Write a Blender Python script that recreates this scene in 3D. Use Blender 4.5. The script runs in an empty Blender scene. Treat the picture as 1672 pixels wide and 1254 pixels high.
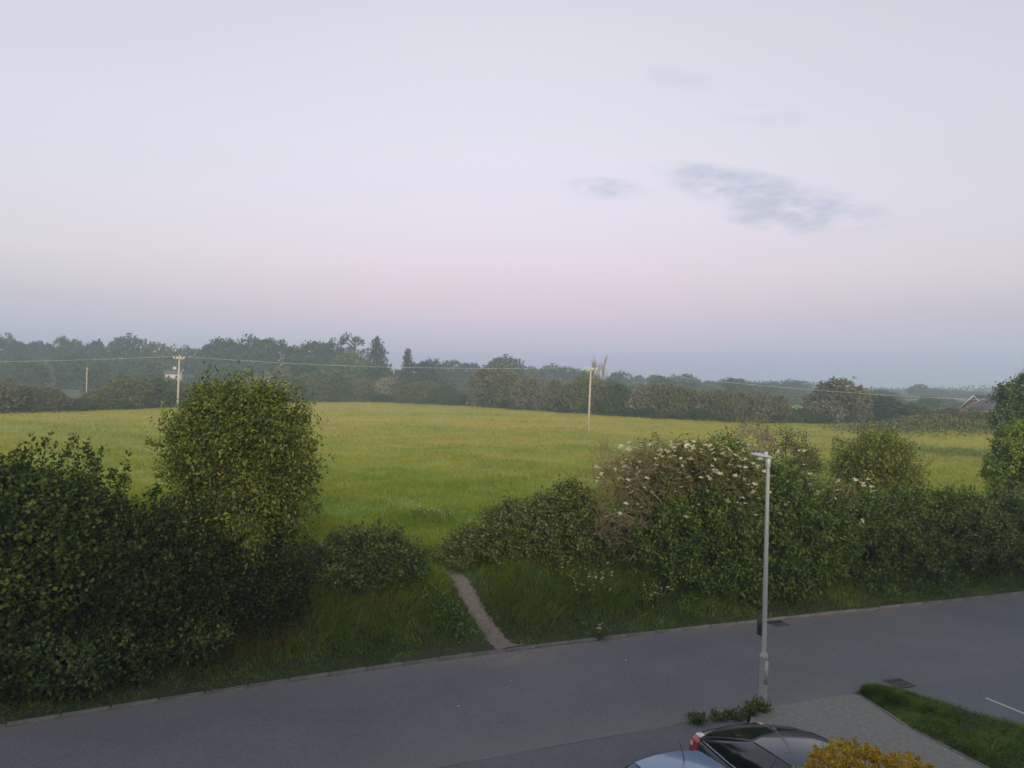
import bpy, math, numpy as np
from mathutils import Vector, Matrix

S = bpy.context.scene
COL = S.collection
rng = np.random.default_rng(11)

# ------------------------------------------------------------------ camera
F, HC, ROLL, UC, VH = 1263.0, 7.0, math.radians(1.2), 836.0, 625.0      # photo pixels, metres
cam_d = bpy.data.cameras.new('camera'); cam = bpy.data.objects.new('camera', cam_d); COL.objects.link(cam)
cam_d.sensor_width = 36.0; cam_d.lens = 36.0 * F / 1672.0
cam_d.clip_start = 0.1; cam_d.clip_end = 6000
cam.matrix_world = Matrix.Translation((0, 0, HC)) @ Matrix.Rotation(math.radians(90 - 0.09), 4, 'X') @ Matrix.Rotation(ROLL, 4, 'Z')
S.camera = cam

# ------------------------------------------------------------------ world, sun, exposure
SUN_EL, SUN_AZ = math.radians(16.5), math.radians(169.0)        # the sun is low behind the camera
def srgb(r, g, b):
    f = lambda c: (c / 255 / 12.92) if c <= 10.3 else ((c / 255 + .055) / 1.055) ** 2.4
    return (f(r), f(g), f(b), 1.0)

W = bpy.data.worlds.new('World'); S.world = W; W.use_nodes = True
nt = W.node_tree; nt.nodes.clear(); N = nt.nodes.new; L = nt.links.new
def wmath(op, a, b=None, c=None):
    n = N('ShaderNodeMath'); n.operation = op
    for i, v in enumerate((a, b, c)):
        if v is None: continue
        if isinstance(v, (int, float)): n.inputs[i].default_value = v
        else: L(v, n.inputs[i])
    return n.outputs[0]
out = N('ShaderNodeOutputWorld')
tc = N('ShaderNodeTexCoord'); sep = N('ShaderNodeSeparateXYZ'); L(tc.outputs['Generated'], sep.inputs[0])
X_, Y_, Z_ = sep.outputs[0], sep.outputs[1], sep.outputs[2]
def sky_ramp(stops):
    r = N('ShaderNodeValToRGB'); L(Z_, r.inputs[0])
    while len(r.color_ramp.elements) < len(stops): r.color_ramp.elements.new(0.5)
    for e, (p, c) in zip(r.color_ramp.elements, stops): e.position = p; e.color = srgb(*c)
    return r.outputs[0]
# opposite the sunset the low sky is rosy, to the sides it is blue-grey
rosy = sky_ramp([(0.0, (160, 166, 204)), (0.05, (174, 175, 211)), (0.1, (200, 174, 207)), (0.152, (214, 189, 214)), (0.21, (217, 201, 219)), (0.28, (218, 208, 220)), (0.41, (212, 207, 213)), (0.7, (184, 188, 202)), (1.0, (165, 174, 196))])
side_ = sky_ramp([(0.0, (152, 168, 200)), (0.045, (160, 174, 204)), (0.085, (171, 170, 197)), (0.14, (197, 188, 203)), (0.21, (204, 196, 210)), (0.30, (205, 199, 209)), (0.41, (200, 196, 204)), (0.7, (182, 187, 200)), (1.0, (165, 174, 196))])
# thin grey evening clouds, fixed in direction
az = wmath('ARCTAN2', X_, Y_); el = wmath('ARCSINE', Z_)
mxs = N('ShaderNodeMix'); mxs.data_type = 'RGBA'; L(wmath('EXPONENT', wmath('MULTIPLY', wmath('POWER', wmath('ABSOLUTE', wmath('DIVIDE', az, .43)), 2.0), -1.0)), mxs.inputs[0]); L(side_, mxs.inputs[6]); L(rosy, mxs.inputs[7])
noi = N('ShaderNodeTexNoise'); noi.inputs['Scale'].default_value = 1.0; noi.inputs['Detail'].default_value = 7; noi.inputs['Roughness'].default_value = 0.55
cmb = N('ShaderNodeCombineXYZ'); L(wmath('MULTIPLY', az, 19.0), cmb.inputs[0]); L(wmath('MULTIPLY', el, 52.0), cmb.inputs[1]); cmb.inputs[2].default_value = 3.7
L(cmb.outputs[0], noi.inputs['Vector'])
def blob(a0, e0, ra, re, tilt=0.0, gain=1.0):
    da = wmath('SUBTRACT', az, a0); de = wmath('SUBTRACT', wmath('SUBTRACT', el, e0), wmath('MULTIPLY', da, tilt))
    q = wmath('ADD', wmath('POWER', wmath('ABSOLUTE', wmath('DIVIDE', da, ra)), 2.0), wmath('POWER', wmath('ABSOLUTE', wmath('DIVIDE', de, re)), 2.0))
    return wmath('MULTIPLY', wmath('MAXIMUM', wmath('SUBTRACT', 1.0, q), 0.0), gain)
def azel(u, v):
    a, b = u - UC, v - VH
    x = a * math.cos(ROLL) + b * math.sin(ROLL); y = -a * math.sin(ROLL) + b * math.cos(ROLL)
    return math.atan2(x, F), math.atan2(-y, math.hypot(F, x))
mask = None
for (u, v, ra, re, ti, ga) in [(1255, 322, .15, .03, -.26, 1.0), (1300, 356, .09, .022, -.08, .9), (990, 308, .06, .015, -.08, .75),
                               (1400, 368, .025, .01, 0, .55), (1110, 130, .05, .016, -.2, .22), (1245, 190, .06, .016, -.1, .24), (1130, 285, .05, .012, -.2, .5)]:
    a0, e0 = azel(u, v); m = blob(a0, e0, ra, re, ti, ga)
    mask = m if mask is None else wmath('MAXIMUM', mask, m)
cl = wmath('MULTIPLY', wmath('MULTIPLY', mask, 2.6), wmath('MAXIMUM', wmath('SUBTRACT', noi.outputs[0], 0.36), 0.0))
cl = wmath('MINIMUM', wmath('MULTIPLY', cl, 1.3), 0.6)
mixc = N('ShaderNodeMix'); mixc.data_type = 'RGBA'; L(cl, mixc.inputs[0]); L(mxs.outputs[2], mixc.inputs[6]); mixc.inputs[7].default_value = srgb(148, 152, 182)
bg1 = N('ShaderNodeBackground'); L(mixc.outputs[2], bg1.inputs[0]); bg1.inputs[1].default_value = 0.945
sky = N('ShaderNodeTexSky'); sky.sky_type = 'NISHITA'; sky.sun_disc = False
sky.sun_elevation = SUN_EL; sky.sun_rotation = SUN_AZ; sky.dust_density = 3.0; sky.air_density = 1.5
bg2 = N('ShaderNodeBackground'); L(sky.outputs[0], bg2.inputs[0]); bg2.inputs[1].default_value = 0.05
add = N('ShaderNodeAddShader'); L(bg1.outputs[0], add.inputs[0]); L(bg2.outputs[0], add.inputs[1]); L(add.outputs[0], out.inputs[0])

sun_d = bpy.data.lights.new('sun', 'SUN'); sun = bpy.data.objects.new('sun', sun_d); COL.objects.link(sun)
sun_d.energy = 3.3; sun_d.angle = math.radians(12); sun_d.color = (1.0, 0.86, 0.66)
sd = Vector((math.sin(SUN_AZ) * math.cos(SUN_EL), math.cos(SUN_AZ) * math.cos(SUN_EL), math.sin(SUN_EL)))   # towards the sun
sun.rotation_euler = sd.to_track_quat('Z', 'Y').to_euler(); sun.location = (0, -30, 40)

vs = S.view_settings; vs.view_transform = 'Standard'; vs.look = 'None'; vs.exposure = 0.0; vs.gamma = 1.0; vs.use_curve_mapping = False
S.render.engine = 'CYCLES'
cy = S.cycles; cy.max_bounces = 6; cy.diffuse_bounces = 2; cy.glossy_bounces = 2; cy.transmission_bounces = 3; cy.volume_bounces = 1; cy.transparent_max_bounces = 6
cy.use_denoising = True; cy.sample_clamp_indirect = 4.0
try: cy.denoiser = 'OPENIMAGEDENOISE'
except Exception: pass

# ------------------------------------------------------------------ geometry of the place
KX = np.array([-9.9, -7.68, -6.2, -3.85, -.14, 4.75, 9.95, 18.02]); KY = np.array([15.18, 16.42, 17.11, 18.28, 20.08, 22.03, 23.95, 27.0])
KP = np.polyfit(KX, KY, 3); KD = np.polyder(KP)
XA, XB = -10.5, 18.5
def K(x):                                   # y of the far road edge
    x = np.asarray(x, float); xc = np.clip(x, XA, XB)
    return np.polyval(KP, xc) + np.polyval(KD, xc) * (x - xc)
def KS(x): return np.polyval(KD, np.clip(np.asarray(x, float), XA, XB))
def smooth(a, b, t):
    t = np.clip((np.asarray(t, float) - a) / (b - a), 0, 1); return t * t * (3 - 2 * t)
def wob(x, y, s, k=0.0):
    return (np.sin(x / s + 1.3 + k) * np.cos(y / s * 1.13 + .7 * k) + .5 * np.sin(x / s * 2.1 + y / s * 1.7 + k) + .3 * np.cos(x / s * 4.3 - y / s * 3.1 + 2 * k)) / 1.8
def hgt(x, y):                              # ground height
    x = np.asarray(x, float); y = np.asarray(y, float)
    d = (y - K(x)) * .9
    z = np.where(d < 0.02, -.07, .055 + .96 * smooth(.5, 4.1, d) - .22 * smooth(4.3, 8, d))
    rough = smooth(.8, 2.5, d)
    z = z + rough * (.06 * wob(x, y, .9) + .09 * wob(x, y, 3.1, 2.0))
    z = z + smooth(10, 60, d) * (.28 * wob(x, y, 23.0, 1.0) + .22)
    z = z + 1.9 * np.exp(-((x - 60) / 8) ** 2 - ((y - 108) / 9) ** 2) + smooth(180, 420, d) * 1.2
    return z
def ray(u, v):
    a, b = u - UC, v - VH
    return ((a * math.cos(ROLL) + b * math.sin(ROLL)) / F, 1.0, -(-a * math.sin(ROLL) + b * math.cos(ROLL)) / F)
def at(u, v, Y):                            # the point of a pixel's ray at distance Y
    d = ray(u, v); return np.array([d[0] * Y, Y, HC + d[2] * Y])
def on_ground(u, v):
    d = ray(u, v); lo, hi = 5.0, 900.0
    for Y in np.geomspace(8, 900, 900):
        if HC + d[2] * Y <= hgt(d[0] * Y, Y): hi = Y; break
        lo = Y
    for _ in range(30):
        m = (lo + hi) / 2
        if HC + d[2] * m <= hgt(d[0] * m, m): hi = m
        else: lo = m
    return np.array([d[0] * hi, hi, HC + d[2] * hi])

# ------------------------------------------------------------------ helpers
def mesh_np(name, v, f):
    """mesh from arrays; f is (n,3) or (n,4), or a list of such arrays"""
    v = np.asarray(v, np.float32).reshape(-1, 3); fl = f if isinstance(f, list) else [f]
    fl = [np.asarray(a, np.int32) for a in fl if len(a)]
    me = bpy.data.meshes.new(name); me.vertices.add(len(v)); me.vertices.foreach_set('co', v.ravel())
    loops = np.concatenate([a.ravel() for a in fl]); tot = np.concatenate([np.full(len(a), a.shape[1], np.int32) for a in fl])
    st = np.concatenate([[0], np.cumsum(tot)[:-1]]).astype(np.int32)
    me.loops.add(len(loops)); me.loops.foreach_set('vertex_index', loops)
    me.polygons.add(len(tot)); me.polygons.foreach_set('loop_start', st); me.polygons.foreach_set('loop_total', tot)
    me.update(calc_edges=True); return me
def tag(o, label=None, cat=None, group=None, kind=None):
    if label: o['label'] = label
    if cat: o['category'] = cat
    if group: o['group'] = group
    if kind: o['kind'] = kind
    return o
def link(name, me, mat=None, parent=None, smooth_=False):
    if mat is not None and not me.materials: me.materials.append(mat)
    if smooth_: me.polygons.foreach_set('use_smooth', np.ones(len(me.polygons), bool))
    o = bpy.data.objects.new(name, me); COL.objects.link(o)
    if parent is not None: o.parent = parent
    return o
def empty(name, loc=(0, 0, 0), rz=0.0, sc=1.0):
    o = bpy.data.objects.new(name, None); COL.objects.link(o); o.location = loc; o.rotation_euler = (0, 0, rz)
    o.scale = (sc, sc, sc) if isinstance(sc, (int, float)) else sc
    o.empty_display_size = .2; return o

class MB:
    """collects plain shapes into one mesh"""
    def __init__(s): s.v = []; s.q = []; s.t = []; s.n = 0
    def add(s, v, q=(), t=()):
        v = np.asarray(v, float).reshape(-1, 3); s.v.append(v)
        if len(q): s.q.append(np.asarray(q) + s.n)
        if len(t): s.t.append(np.asarray(t) + s.n)
        s.n += len(v); return s
    def box(s, a, b, M=None):
        x0, y0, z0 = a; x1, y1, z1 = b
        v = np.array([(x0, y0, z0), (x1, y0, z0), (x1, y1, z0), (x0, y1, z0), (x0, y0, z1), (x1, y0, z1), (x1, y1, z1), (x0, y1, z1)], float)
        if M is not None: v = np.array([M @ Vector(p) for p in v])
        return s.add(v, [(3, 2, 1, 0), (4, 5, 6, 7), (0, 1, 5, 4), (1, 2, 6, 5), (2, 3, 7, 6), (3, 0, 4, 7)])
    def tube(s, pts, rad, k=6, cap=True):
        pts = np.asarray(pts, float); n = len(pts); rad = np.broadcast_to(np.asarray(rad, float), (n,))
        tan = np.gradient(pts, axis=0); tan /= np.linalg.norm(tan, axis=1)[:, None] + 1e-9
        ref = np.array([0, 0, 1.0]) if abs(tan[0, 2]) < .9 else np.array([1.0, 0, 0])
        a = np.cross(tan, ref); a /= np.linalg.norm(a, axis=1)[:, None] + 1e-9; b = np.cross(tan, a)
        th = np.arange(k) * 2 * np.pi / k
        v = pts[:, None] + rad[:, None, None] * (np.cos(th)[None, :, None] * a[:, None] + np.sin(th)[None, :, None] * b[:, None])
        i = np.arange(n - 1)[:, None] * k; j = np.arange(k)[None]
        q = np.stack([i + j, i + (j + 1) % k, i + k + (j + 1) % k, i + k + j], -1).reshape(-1, 4)
        v = v.reshape(-1, 3); t = []
        if cap and k > 2:
            c0, c1 = len(v), len(v) + 1; v = np.vstack([v, pts[:1], pts[-1:]])
            t = [(c0, (x + 1) % k, x) for x in range(k)] + [(c1, (n - 1) * k + x, (n - 1) * k + (x + 1) % k) for x in range(k)]
        return s.add(v, q, t)
    def lathe(s, prof, k=16, M=None):
        prof = np.asarray(prof, float); n = len(prof); th = np.arange(k) * 2 * np.pi / k
        v = np.stack([prof[:, 0:1] * np.cos(th), prof[:, 0:1] * np.sin(th), np.repeat(prof[:, 1:2], k, 1)], -1).reshape(-1, 3)
        i = np.arange(n - 1)[:, None] * k; j = np.arange(k)[None]
        q = np.stack([i + j, i + (j + 1) % k, i + k + (j + 1) % k, i + k + j], -1).reshape(-1, 4)
        if M is not None: v = np.array([M @ Vector(p) for p in v])
        return s.add(v, q)
    def grid(s, P):                          # P: (m,n,3)
        m, n, _ = P.shape; i = np.arange(m - 1)[:, None] * n; j = np.arange(n - 1)[None]
        return s.add(P.reshape(-1, 3), np.stack([i + j, i + j + 1, i + n + j + 1, i + n + j], -1).reshape(-1, 4))
    def prism(s, poly, z0, z1):
        n = len(poly); lo = [(x, y, z0) for x, y in poly]; hi = [(x, y, z1) for x, y in poly]
        c = np.mean(poly, 0)
        s.add(lo + hi, [(i, (i + 1) % n, n + (i + 1) % n, n + i) for i in range(n)])
        s.add(hi + [(c[0], c[1], z1)], (), [(i, (i + 1) % n, n) for i in range(n)]); return s
    def build(s, name, mat=None, parent=None, smooth_=False):
        f = ([np.concatenate(s.q)] if s.q else []) + ([np.concatenate(s.t)] if s.t else [])
        return link(name, mesh_np(name, np.concatenate(s.v), f), mat, parent, smooth_)

# ------------------------------------------------------------------ materials
def newmat(name):
    m = bpy.data.materials.new(name); m.use_nodes = True; t = m.node_tree; t.nodes.clear()
    return m, t, t.nodes.new, t.links.new
def mat_simple(name, col, rough=.6, metal=0.0, noise=.12, scale=6.0, bump=0.0, coat=0.0, spec=.5, alt=None, detail=6):
    m, t, n, l = newmat(name); o = n('ShaderNodeOutputMaterial'); b = n('ShaderNodeBsdfPrincipled'); l(b.outputs[0], o.inputs[0])
    b.inputs['Roughness'].default_value = rough; b.inputs['Metallic'].default_value = metal
    b.inputs['Coat Weight'].default_value = coat; b.inputs['Specular IOR Level'].default_value = spec
    tx = n('ShaderNodeTexCoord'); no = n('ShaderNodeTexNoise'); no.inputs['Scale'].default_value = scale; no.inputs['Detail'].default_value = detail
    l(tx.outputs['Object'], no.inputs['Vector'])
    mx = n('ShaderNodeMix'); mx.data_type = 'RGBA'; l(no.outputs[0], mx.inputs[0])
    c2 = alt if alt else tuple(min(1, c * (1 + noise)) for c in col[:3]); c1 = col if alt else tuple(c * (1 - noise) for c in col[:3])
    mx.inputs[6].default_value = (*c1[:3], 1); mx.inputs[7].default_value = (*c2[:3], 1); l(mx.outputs[2], b.inputs['Base Color'])
    if bump:
        bp = n('ShaderNodeBump'); bp.inputs['Strength'].default_value = bump; bp.inputs['Distance'].default_value = .02; l(no.outputs[0], bp.inputs['Height']); l(bp.outputs[0], b.inputs['Normal'])
    return m
def mat_leaf(name, cols, trans=.25, rough=.55, big=2.2, spread=1.0, spec=.16):
    """leaf colours: one of cols for each leaf, drifting in larger patches"""
    m, t, n, l = newmat(name); o = n('ShaderNodeOutputMaterial')
    g = n('ShaderNodeNewGeometry'); no = n('ShaderNodeTexNoise'); no.inputs['Scale'].default_value = 1.0 / big; no.inputs['Detail'].default_value = 3
    l(g.outputs['Position'], no.inputs['Vector'])
    a = n('ShaderNodeMath'); a.operation = 'MULTIPLY_ADD'; l(no.outputs[0], a.inputs[0]); a.inputs[1].default_value = 1.3 * spread; a.inputs[2].default_value = -.65 * spread
    b = n('ShaderNodeMath'); b.operation = 'ADD'; l(a.outputs[0], b.inputs[0]); l(g.outputs['Random Per Island'], b.inputs[1])
    r = n('ShaderNodeValToRGB'); l(b.outputs[0], r.inputs[0])
    while len(r.color_ramp.elements) < len(cols): r.color_ramp.elements.new(.5)
    for i, (e, c) in enumerate(zip(r.color_ramp.elements, cols)): e.position = i / max(1, len(cols) - 1); e.color = (*c, 1)
    p = n('ShaderNodeBsdfPrincipled'); p.inputs['Roughness'].default_value = rough; p.inputs['Specular IOR Level'].default_value = spec; l(r.outputs[0], p.inputs['Base Color'])
    if trans > 0:
        tr = n('ShaderNodeBsdfTranslucent'); l(r.outputs[0], tr.inputs[0]); mx = n('ShaderNodeMixShader'); mx.inputs[0].default_value = trans
        l(p.outputs[0], mx.inputs[1]); l(tr.outputs[0], mx.inputs[2]); l(mx.outputs[0], o.inputs[0])
    else: l(p.outputs[0], o.inputs[0])
    return m

def mat_asphalt(name, c=(.098, .099, .108)):
    m, t, n, l = newmat(name); o = n('ShaderNodeOutputMaterial'); b = n('ShaderNodeBsdfPrincipled'); l(b.outputs[0], o.inputs[0])
    g = n('ShaderNodeNewGeometry')
    n1 = n('ShaderNodeTexNoise'); n1.inputs['Scale'].default_value = .45; n1.inputs['Detail'].default_value = 9; n1.inputs['Roughness'].default_value = .62; l(g.outputs['Position'], n1.inputs['Vector'])
    n2 = n('ShaderNodeTexNoise'); n2.inputs['Scale'].default_value = 20; n2.inputs['Detail'].default_value = 8; n2.inputs['Roughness'].default_value = .85; l(g.outputs['Position'], n2.inputs['Vector'])
    mx = n('ShaderNodeMix'); mx.data_type = 'RGBA'; l(n1.outputs[0], mx.inputs[0])
    mx.inputs[6].default_value = (*(k * .72 for k in c), 1); mx.inputs[7].default_value = (*(k * 1.3 for k in c), 1)
    m2 = n('ShaderNodeMix'); m2.data_type = 'RGBA'; m2.blend_type = 'MULTIPLY'; m2.inputs[0].default_value = .85; l(mx.outputs[2], m2.inputs[6])
    r2 = n('ShaderNodeValToRGB'); r2.color_ramp.elements[0].position = .3; r2.color_ramp.elements[1].position = .72; r2.color_ramp.elements[0].color = (.45, .45, .45, 1); r2.color_ramp.elements[1].color = (1.45, 1.45, 1.5, 1)
    l(n2.outputs[0], r2.inputs[0]); l(r2.outputs[0], m2.inputs[7])
    # dust washed into the gutters and dragged off the dirt path (attribute 'dust')
    at_ = n('ShaderNodeAttribute'); at_.attribute_name = 'dust'
    n3 = n('ShaderNodeTexNoise'); n3.inputs['Scale'].default_value = 2.2; n3.inputs['Detail'].default_value = 8; n3.inputs['Roughness'].default_value = .7; l(g.outputs['Position'], n3.inputs['Vector'])
    ml = n('ShaderNodeMath'); ml.operation = 'MULTIPLY'; l(at_.outputs['Fac'], ml.inputs[0]); l(n3.outputs[0], ml.inputs[1])
    m3 = n('ShaderNodeMix'); m3.data_type = 'RGBA'; l(ml.outputs[0], m3.inputs[0]); l(m2.outputs[2], m3.inputs[6]); m3.inputs[7].default_value = (.235, .2, .17, 1)
    l(m3.outputs[2], b.inputs['Base Color']); b.inputs['Roughness'].default_value = .85; b.inputs['Specular IOR Level'].default_value = .25
    bp = n('ShaderNodeBump'); bp.inputs['Strength'].default_value = .35; bp.inputs['Distance'].default_value = .006; l(n2.outputs[0], bp.inputs['Height']); l(bp.outputs[0], b.inputs['Normal'])
    return m

def mat_field(name, grass=True):
    """meadow colours that drift with place: fresh green near, dry seed heads further off"""
    m, t, n, l = newmat(name); o = n('ShaderNodeOutputMaterial'); g = n('ShaderNodeNewGeometry')
    sp = n('ShaderNodeSeparateXYZ'); l(g.outputs['Position'], sp.inputs[0])
    mp = n('ShaderNodeMapping'); mp.inputs['Scale'].default_value = (.035, .06, .035); l(g.outputs['Position'], mp.inputs[0])
    n1 = n('ShaderNodeTexNoise'); n1.inputs['Scale'].default_value = 1.0; n1.inputs['Detail'].default_value = 6; n1.inputs['Roughness'].default_value = .6; l(mp.outputs[0], n1.inputs['Vector'])
    mr = n('ShaderNodeMapRange'); mr.inputs[1].default_value = 28; mr.inputs[2].default_value = 105; mr.inputs[3].default_value = -.14; mr.inputs[4].default_value = .26; l(sp.outputs[1], mr.inputs[0])
    a = n('ShaderNodeMath'); a.operation = 'MULTIPLY_ADD'; l(n1.outputs[0], a.inputs[0]); a.inputs[1].default_value = 1.25; a.inputs[2].default_value = -.14
    b = n('ShaderNodeMath'); b.operation = 'ADD'; l(a.outputs[0], b.inputs[0]); l(mr.outputs[0], b.inputs[1])
    last = b.outputs[0]
    mp2 = n('ShaderNodeMapping'); mp2.inputs['Scale'].default_value = (.22, .42, .3); l(g.outputs['Position'], mp2.inputs[0]); n4 = n('ShaderNodeTexNoise'); n4.inputs['Scale'].default_value = 1.0; n4.inputs['Detail'].default_value = 5; n4.inputs['Roughness'].default_value = .65; l(mp2.outputs[0], n4.inputs['Vector'])
    a4 = n('ShaderNodeMath'); a4.operation = 'MULTIPLY_ADD'; l(n4.outputs[0], a4.inputs[0]); a4.inputs[1].default_value = .8; a4.inputs[2].default_value = -.43
    b4 = n('ShaderNodeMath'); b4.operation = 'ADD'; l(last, b4.inputs[0]); l(a4.outputs[0], b4.inputs[1]); last = b4.outputs[0]
    if grass:
        c = n('ShaderNodeMath'); c.operation = 'MULTIPLY_ADD'; l(g.outputs['Random Per Island'], c.inputs[0]); c.inputs[1].default_value = .34; c.inputs[2].default_value = -.17
        d = n('ShaderNodeMath'); d.operation = 'ADD'; l(last, d.inputs[0]); l(c.outputs[0], d.inputs[1]); last = d.outputs[0]
    r = n('ShaderNodeValToRGB'); l(last, r.inputs[0])
    cs = [(0, (.088, .16, .007)), (.3, (.155, .225, .01)), (.5, (.222, .247, .014)), (.72, (.3, .272, .022)), (1, (.38, .315, .04))]
    while len(r.color_ramp.elements) < len(cs): r.color_ramp.elements.new(.5)
    for e, (p, c) in zip(r.color_ramp.elements, cs): e.position = p; e.color = (*c, 1)
    p = n('ShaderNodeBsdfPrincipled'); p.inputs['Roughness'].default_value = .7; p.inputs['Specular IOR Level'].default_value = .2; l(r.outputs[0], p.inputs['Base Color'])
    tr = n('ShaderNodeBsdfTranslucent'); l(r.outputs[0], tr.inputs[0]); mx = n('ShaderNodeMixShader'); mx.inputs[0].default_value = .3 if grass else .0
    l(p.outputs[0], mx.inputs[1]); l(tr.outputs[0], mx.inputs[2]); l(mx.outputs[0], o.inputs[0])
    return m

M = {}
M['asphalt'] = mat_asphalt('asphalt', (.14, .142, .146)); M['asphalt2'] = mat_asphalt('asphalt_side', (.137, .141, .144)); M['drive'] = mat_asphalt('asphalt_drive', (.135, .134, .137))
M['concrete'] = mat_simple('footpath_concrete', (.11, .105, .09), .9, scale=9, alt=(.27, .255, .215), bump=.4, detail=14)
M['kerb'] = mat_simple('kerb_concrete', (.09, .085, .075), .9, scale=5, alt=(.27, .25, .225), bump=.4, detail=10)
M['dirt'] = mat_simple('trodden_earth', (.12, .092, .066), .95, scale=7, alt=(.29, .228, .175), bump=.5, detail=12)
M['soil'] = mat_simple('verge_soil', (.018, .026, .008), .95, scale=3, alt=(.045, .05, .018), detail=10)
M['field'] = mat_field('meadow_ground', False); M['meadow'] = mat_field('meadow_grass', True)
M['pasture'] = mat_simple('pasture', (.04, .055, .018), .9, scale=.05, alt=(.075, .09, .03))
M['paint'] = mat_simple('road_paint', (.3, .3, .3), .8, scale=30, alt=(.6, .6, .58), detail=10)
M['iron'] = mat_simple('cast_iron', (.1, .1, .1), .6, .3, scale=20)
M['hole_shade'] = mat_simple('gully_shade', (.006, .006, .006), .9)
M['galv'] = mat_simple('galvanised_steel', (.36, .385, .375), .5, .25, scale=9, alt=(.5, .52, .5), detail=8)
M['galv_dull'] = mat_simple('weathered_steel', (.36, .4, .38), .6, .15, scale=14, alt=(.5, .53, .51), detail=8)
M['grey'] = mat_simple('lantern_grey', (.5, .52, .53), .45, .2)
M['lens'] = mat_simple('lantern_glass', (.6, .62, .62), .15)
M['plate'] = mat_simple('sign_back', (.05, .052, .055), .5, .3)
M['wood'] = mat_simple('pole_wood', (.3, .275, .215), .85, scale=4, alt=(.46, .42, .34), detail=9)
M['cable'] = mat_simple('cable', (.4, .41, .39), .5)
M['porcelain'] = mat_simple('insulator', (.6, .6, .57), .3)
M['bark'] = mat_simple('bark', (.07, .055, .04), .95, scale=12, alt=(.14, .115, .09), detail=8)
M['dead'] = mat_simple('dead_wood', (.17, .13, .075), .9, scale=8, alt=(.3, .24, .15), detail=8)
M['deadpale'] = mat_simple('dead_wood_pale', (.2, .18, .12), .9, scale=8, alt=(.34, .3, .21), detail=8)
M['hedge'] = mat_leaf('hedge_leaf', [(0.0102, 0.019, 0.0028), (0.0202, 0.0355, 0.0047), (0.0356, 0.0569, 0.0077), (0.0635, 0.0889, 0.0133)], .2, big=.5, spread=1.25)
M['sycamore'] = mat_leaf('sycamore_leaf', [(0.0157, 0.0343, 0.0039), (0.0315, 0.0587, 0.0069), (0.0589, 0.093, 0.0118), (0.131, 0.1652, 0.0276)], .25, big=.5, spread=1.25)
M['ash'] = mat_leaf('ash_leaf', [(0.0379, 0.0635, 0.0086), (0.0759, 0.1111, 0.0153), (0.1349, 0.1746, 0.0273), (0.253, 0.2778, 0.058)], .25, big=.5, spread=1.25)
M['orange'] = mat_leaf('orange_leaf', [(.13, .08, .02), (.22, .12, .035)], .25)
M['bramble'] = mat_leaf('bramble_leaf', [(0.0272, 0.048, 0.011), (0.051, 0.0864, 0.0179), (0.0884, 0.1312, 0.0303), (0.153, 0.1888, 0.0523)], .15, big=.5, spread=1.25)
M['mound'] = mat_leaf('mound_leaf', [(0.0367, 0.0622, 0.0119), (0.0771, 0.1106, 0.0208), (0.1378, 0.159, 0.0356), (0.2203, 0.2246, 0.0653)], .15, big=.5, spread=1.25)
M['elder'] = mat_leaf('elder_leaf', [(0.0318, 0.0632, 0.0086), (0.0601, 0.1065, 0.0143), (0.1061, 0.1664, 0.0257), (0.2033, 0.2579, 0.0486)], .2, big=.5, spread=1.25)
M['rust'] = mat_leaf('rusty_leaf', [(0.125, 0.1082, 0.0322), (0.2, 0.169, 0.0517), (0.2875, 0.2376, 0.0862)], .2, big=.8)
M['hedge2'] = mat_leaf('far_hedge_leaf', [(0.0355, 0.0594, 0.0096), (0.067, 0.1039, 0.016), (0.1104, 0.1559, 0.0272), (0.1873, 0.2227, 0.051)], .2, big=.5, spread=1.25)
M['lime'] = mat_leaf('bright_leaf', [(0.072, 0.126, 0.0144), (0.132, 0.204, 0.024), (0.204, 0.282, 0.036), (0.288, 0.36, 0.066)], .3, big=.5, spread=1.25)
M['young'] = mat_leaf('young_tree_leaf', [(0.0631, 0.0928, 0.0143), (0.1183, 0.1577, 0.0239), (0.1972, 0.2264, 0.0415), (0.3057, 0.3062, 0.0718)], .25, big=.5, spread=1.25)
M['sapling'] = mat_leaf('sapling_leaf', [(.06, .08, .022), (.1, .12, .035), (.15, .16, .055)], .3)
M['drybud'] = mat_leaf('dry_leaf', [(.16, .12, .085), (.24, .19, .14), (.3, .26, .2)], .2)
M['gold'] = mat_leaf('gold_leaf', [(0.2594, 0.148, 0.0115), (0.4368, 0.2738, 0.0202), (0.6006, 0.3996, 0.036), (0.7508, 0.5328, 0.072)], .2, big=.3, spread=.7)
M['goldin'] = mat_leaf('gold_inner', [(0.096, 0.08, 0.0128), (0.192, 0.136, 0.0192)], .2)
M['flower'] = mat_leaf('white_flower', [(0.551, 0.5107, 0.3357), (0.7347, 0.6899, 0.4795)], .1, rough=.8)
M['verge'] = mat_leaf('verge_grass', [(0.057, 0.1167, 0.0092), (0.1102, 0.1944, 0.0154), (0.1805, 0.2722, 0.0246), (0.285, 0.3403, 0.0462)], .3, big=1.5)
M['vergedry'] = mat_leaf('dry_grass', [(.1, .095, .018), (.17, .145, .035), (.24, .2, .06)], .3)
M['lawn'] = mat_leaf('kerb_grass', [(0.0559, 0.1184, 0.0115), (0.0987, 0.1776, 0.0181), (0.148, 0.2302, 0.0279), (0.2219, 0.2796, 0.046)], .3, big=.6)
M['nettle'] = mat_leaf('nettle_leaf', [(0.0403, 0.0928, 0.0161), (0.0726, 0.1492, 0.0242), (0.1169, 0.2016, 0.0403), (0.1814, 0.252, 0.0605)], .2, big=1.0)
M['weed'] = mat_leaf('weed_leaf', [(0.0525, 0.09, 0.018), (0.105, 0.15, 0.03), (0.18, 0.195, 0.06)], .25)

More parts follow.
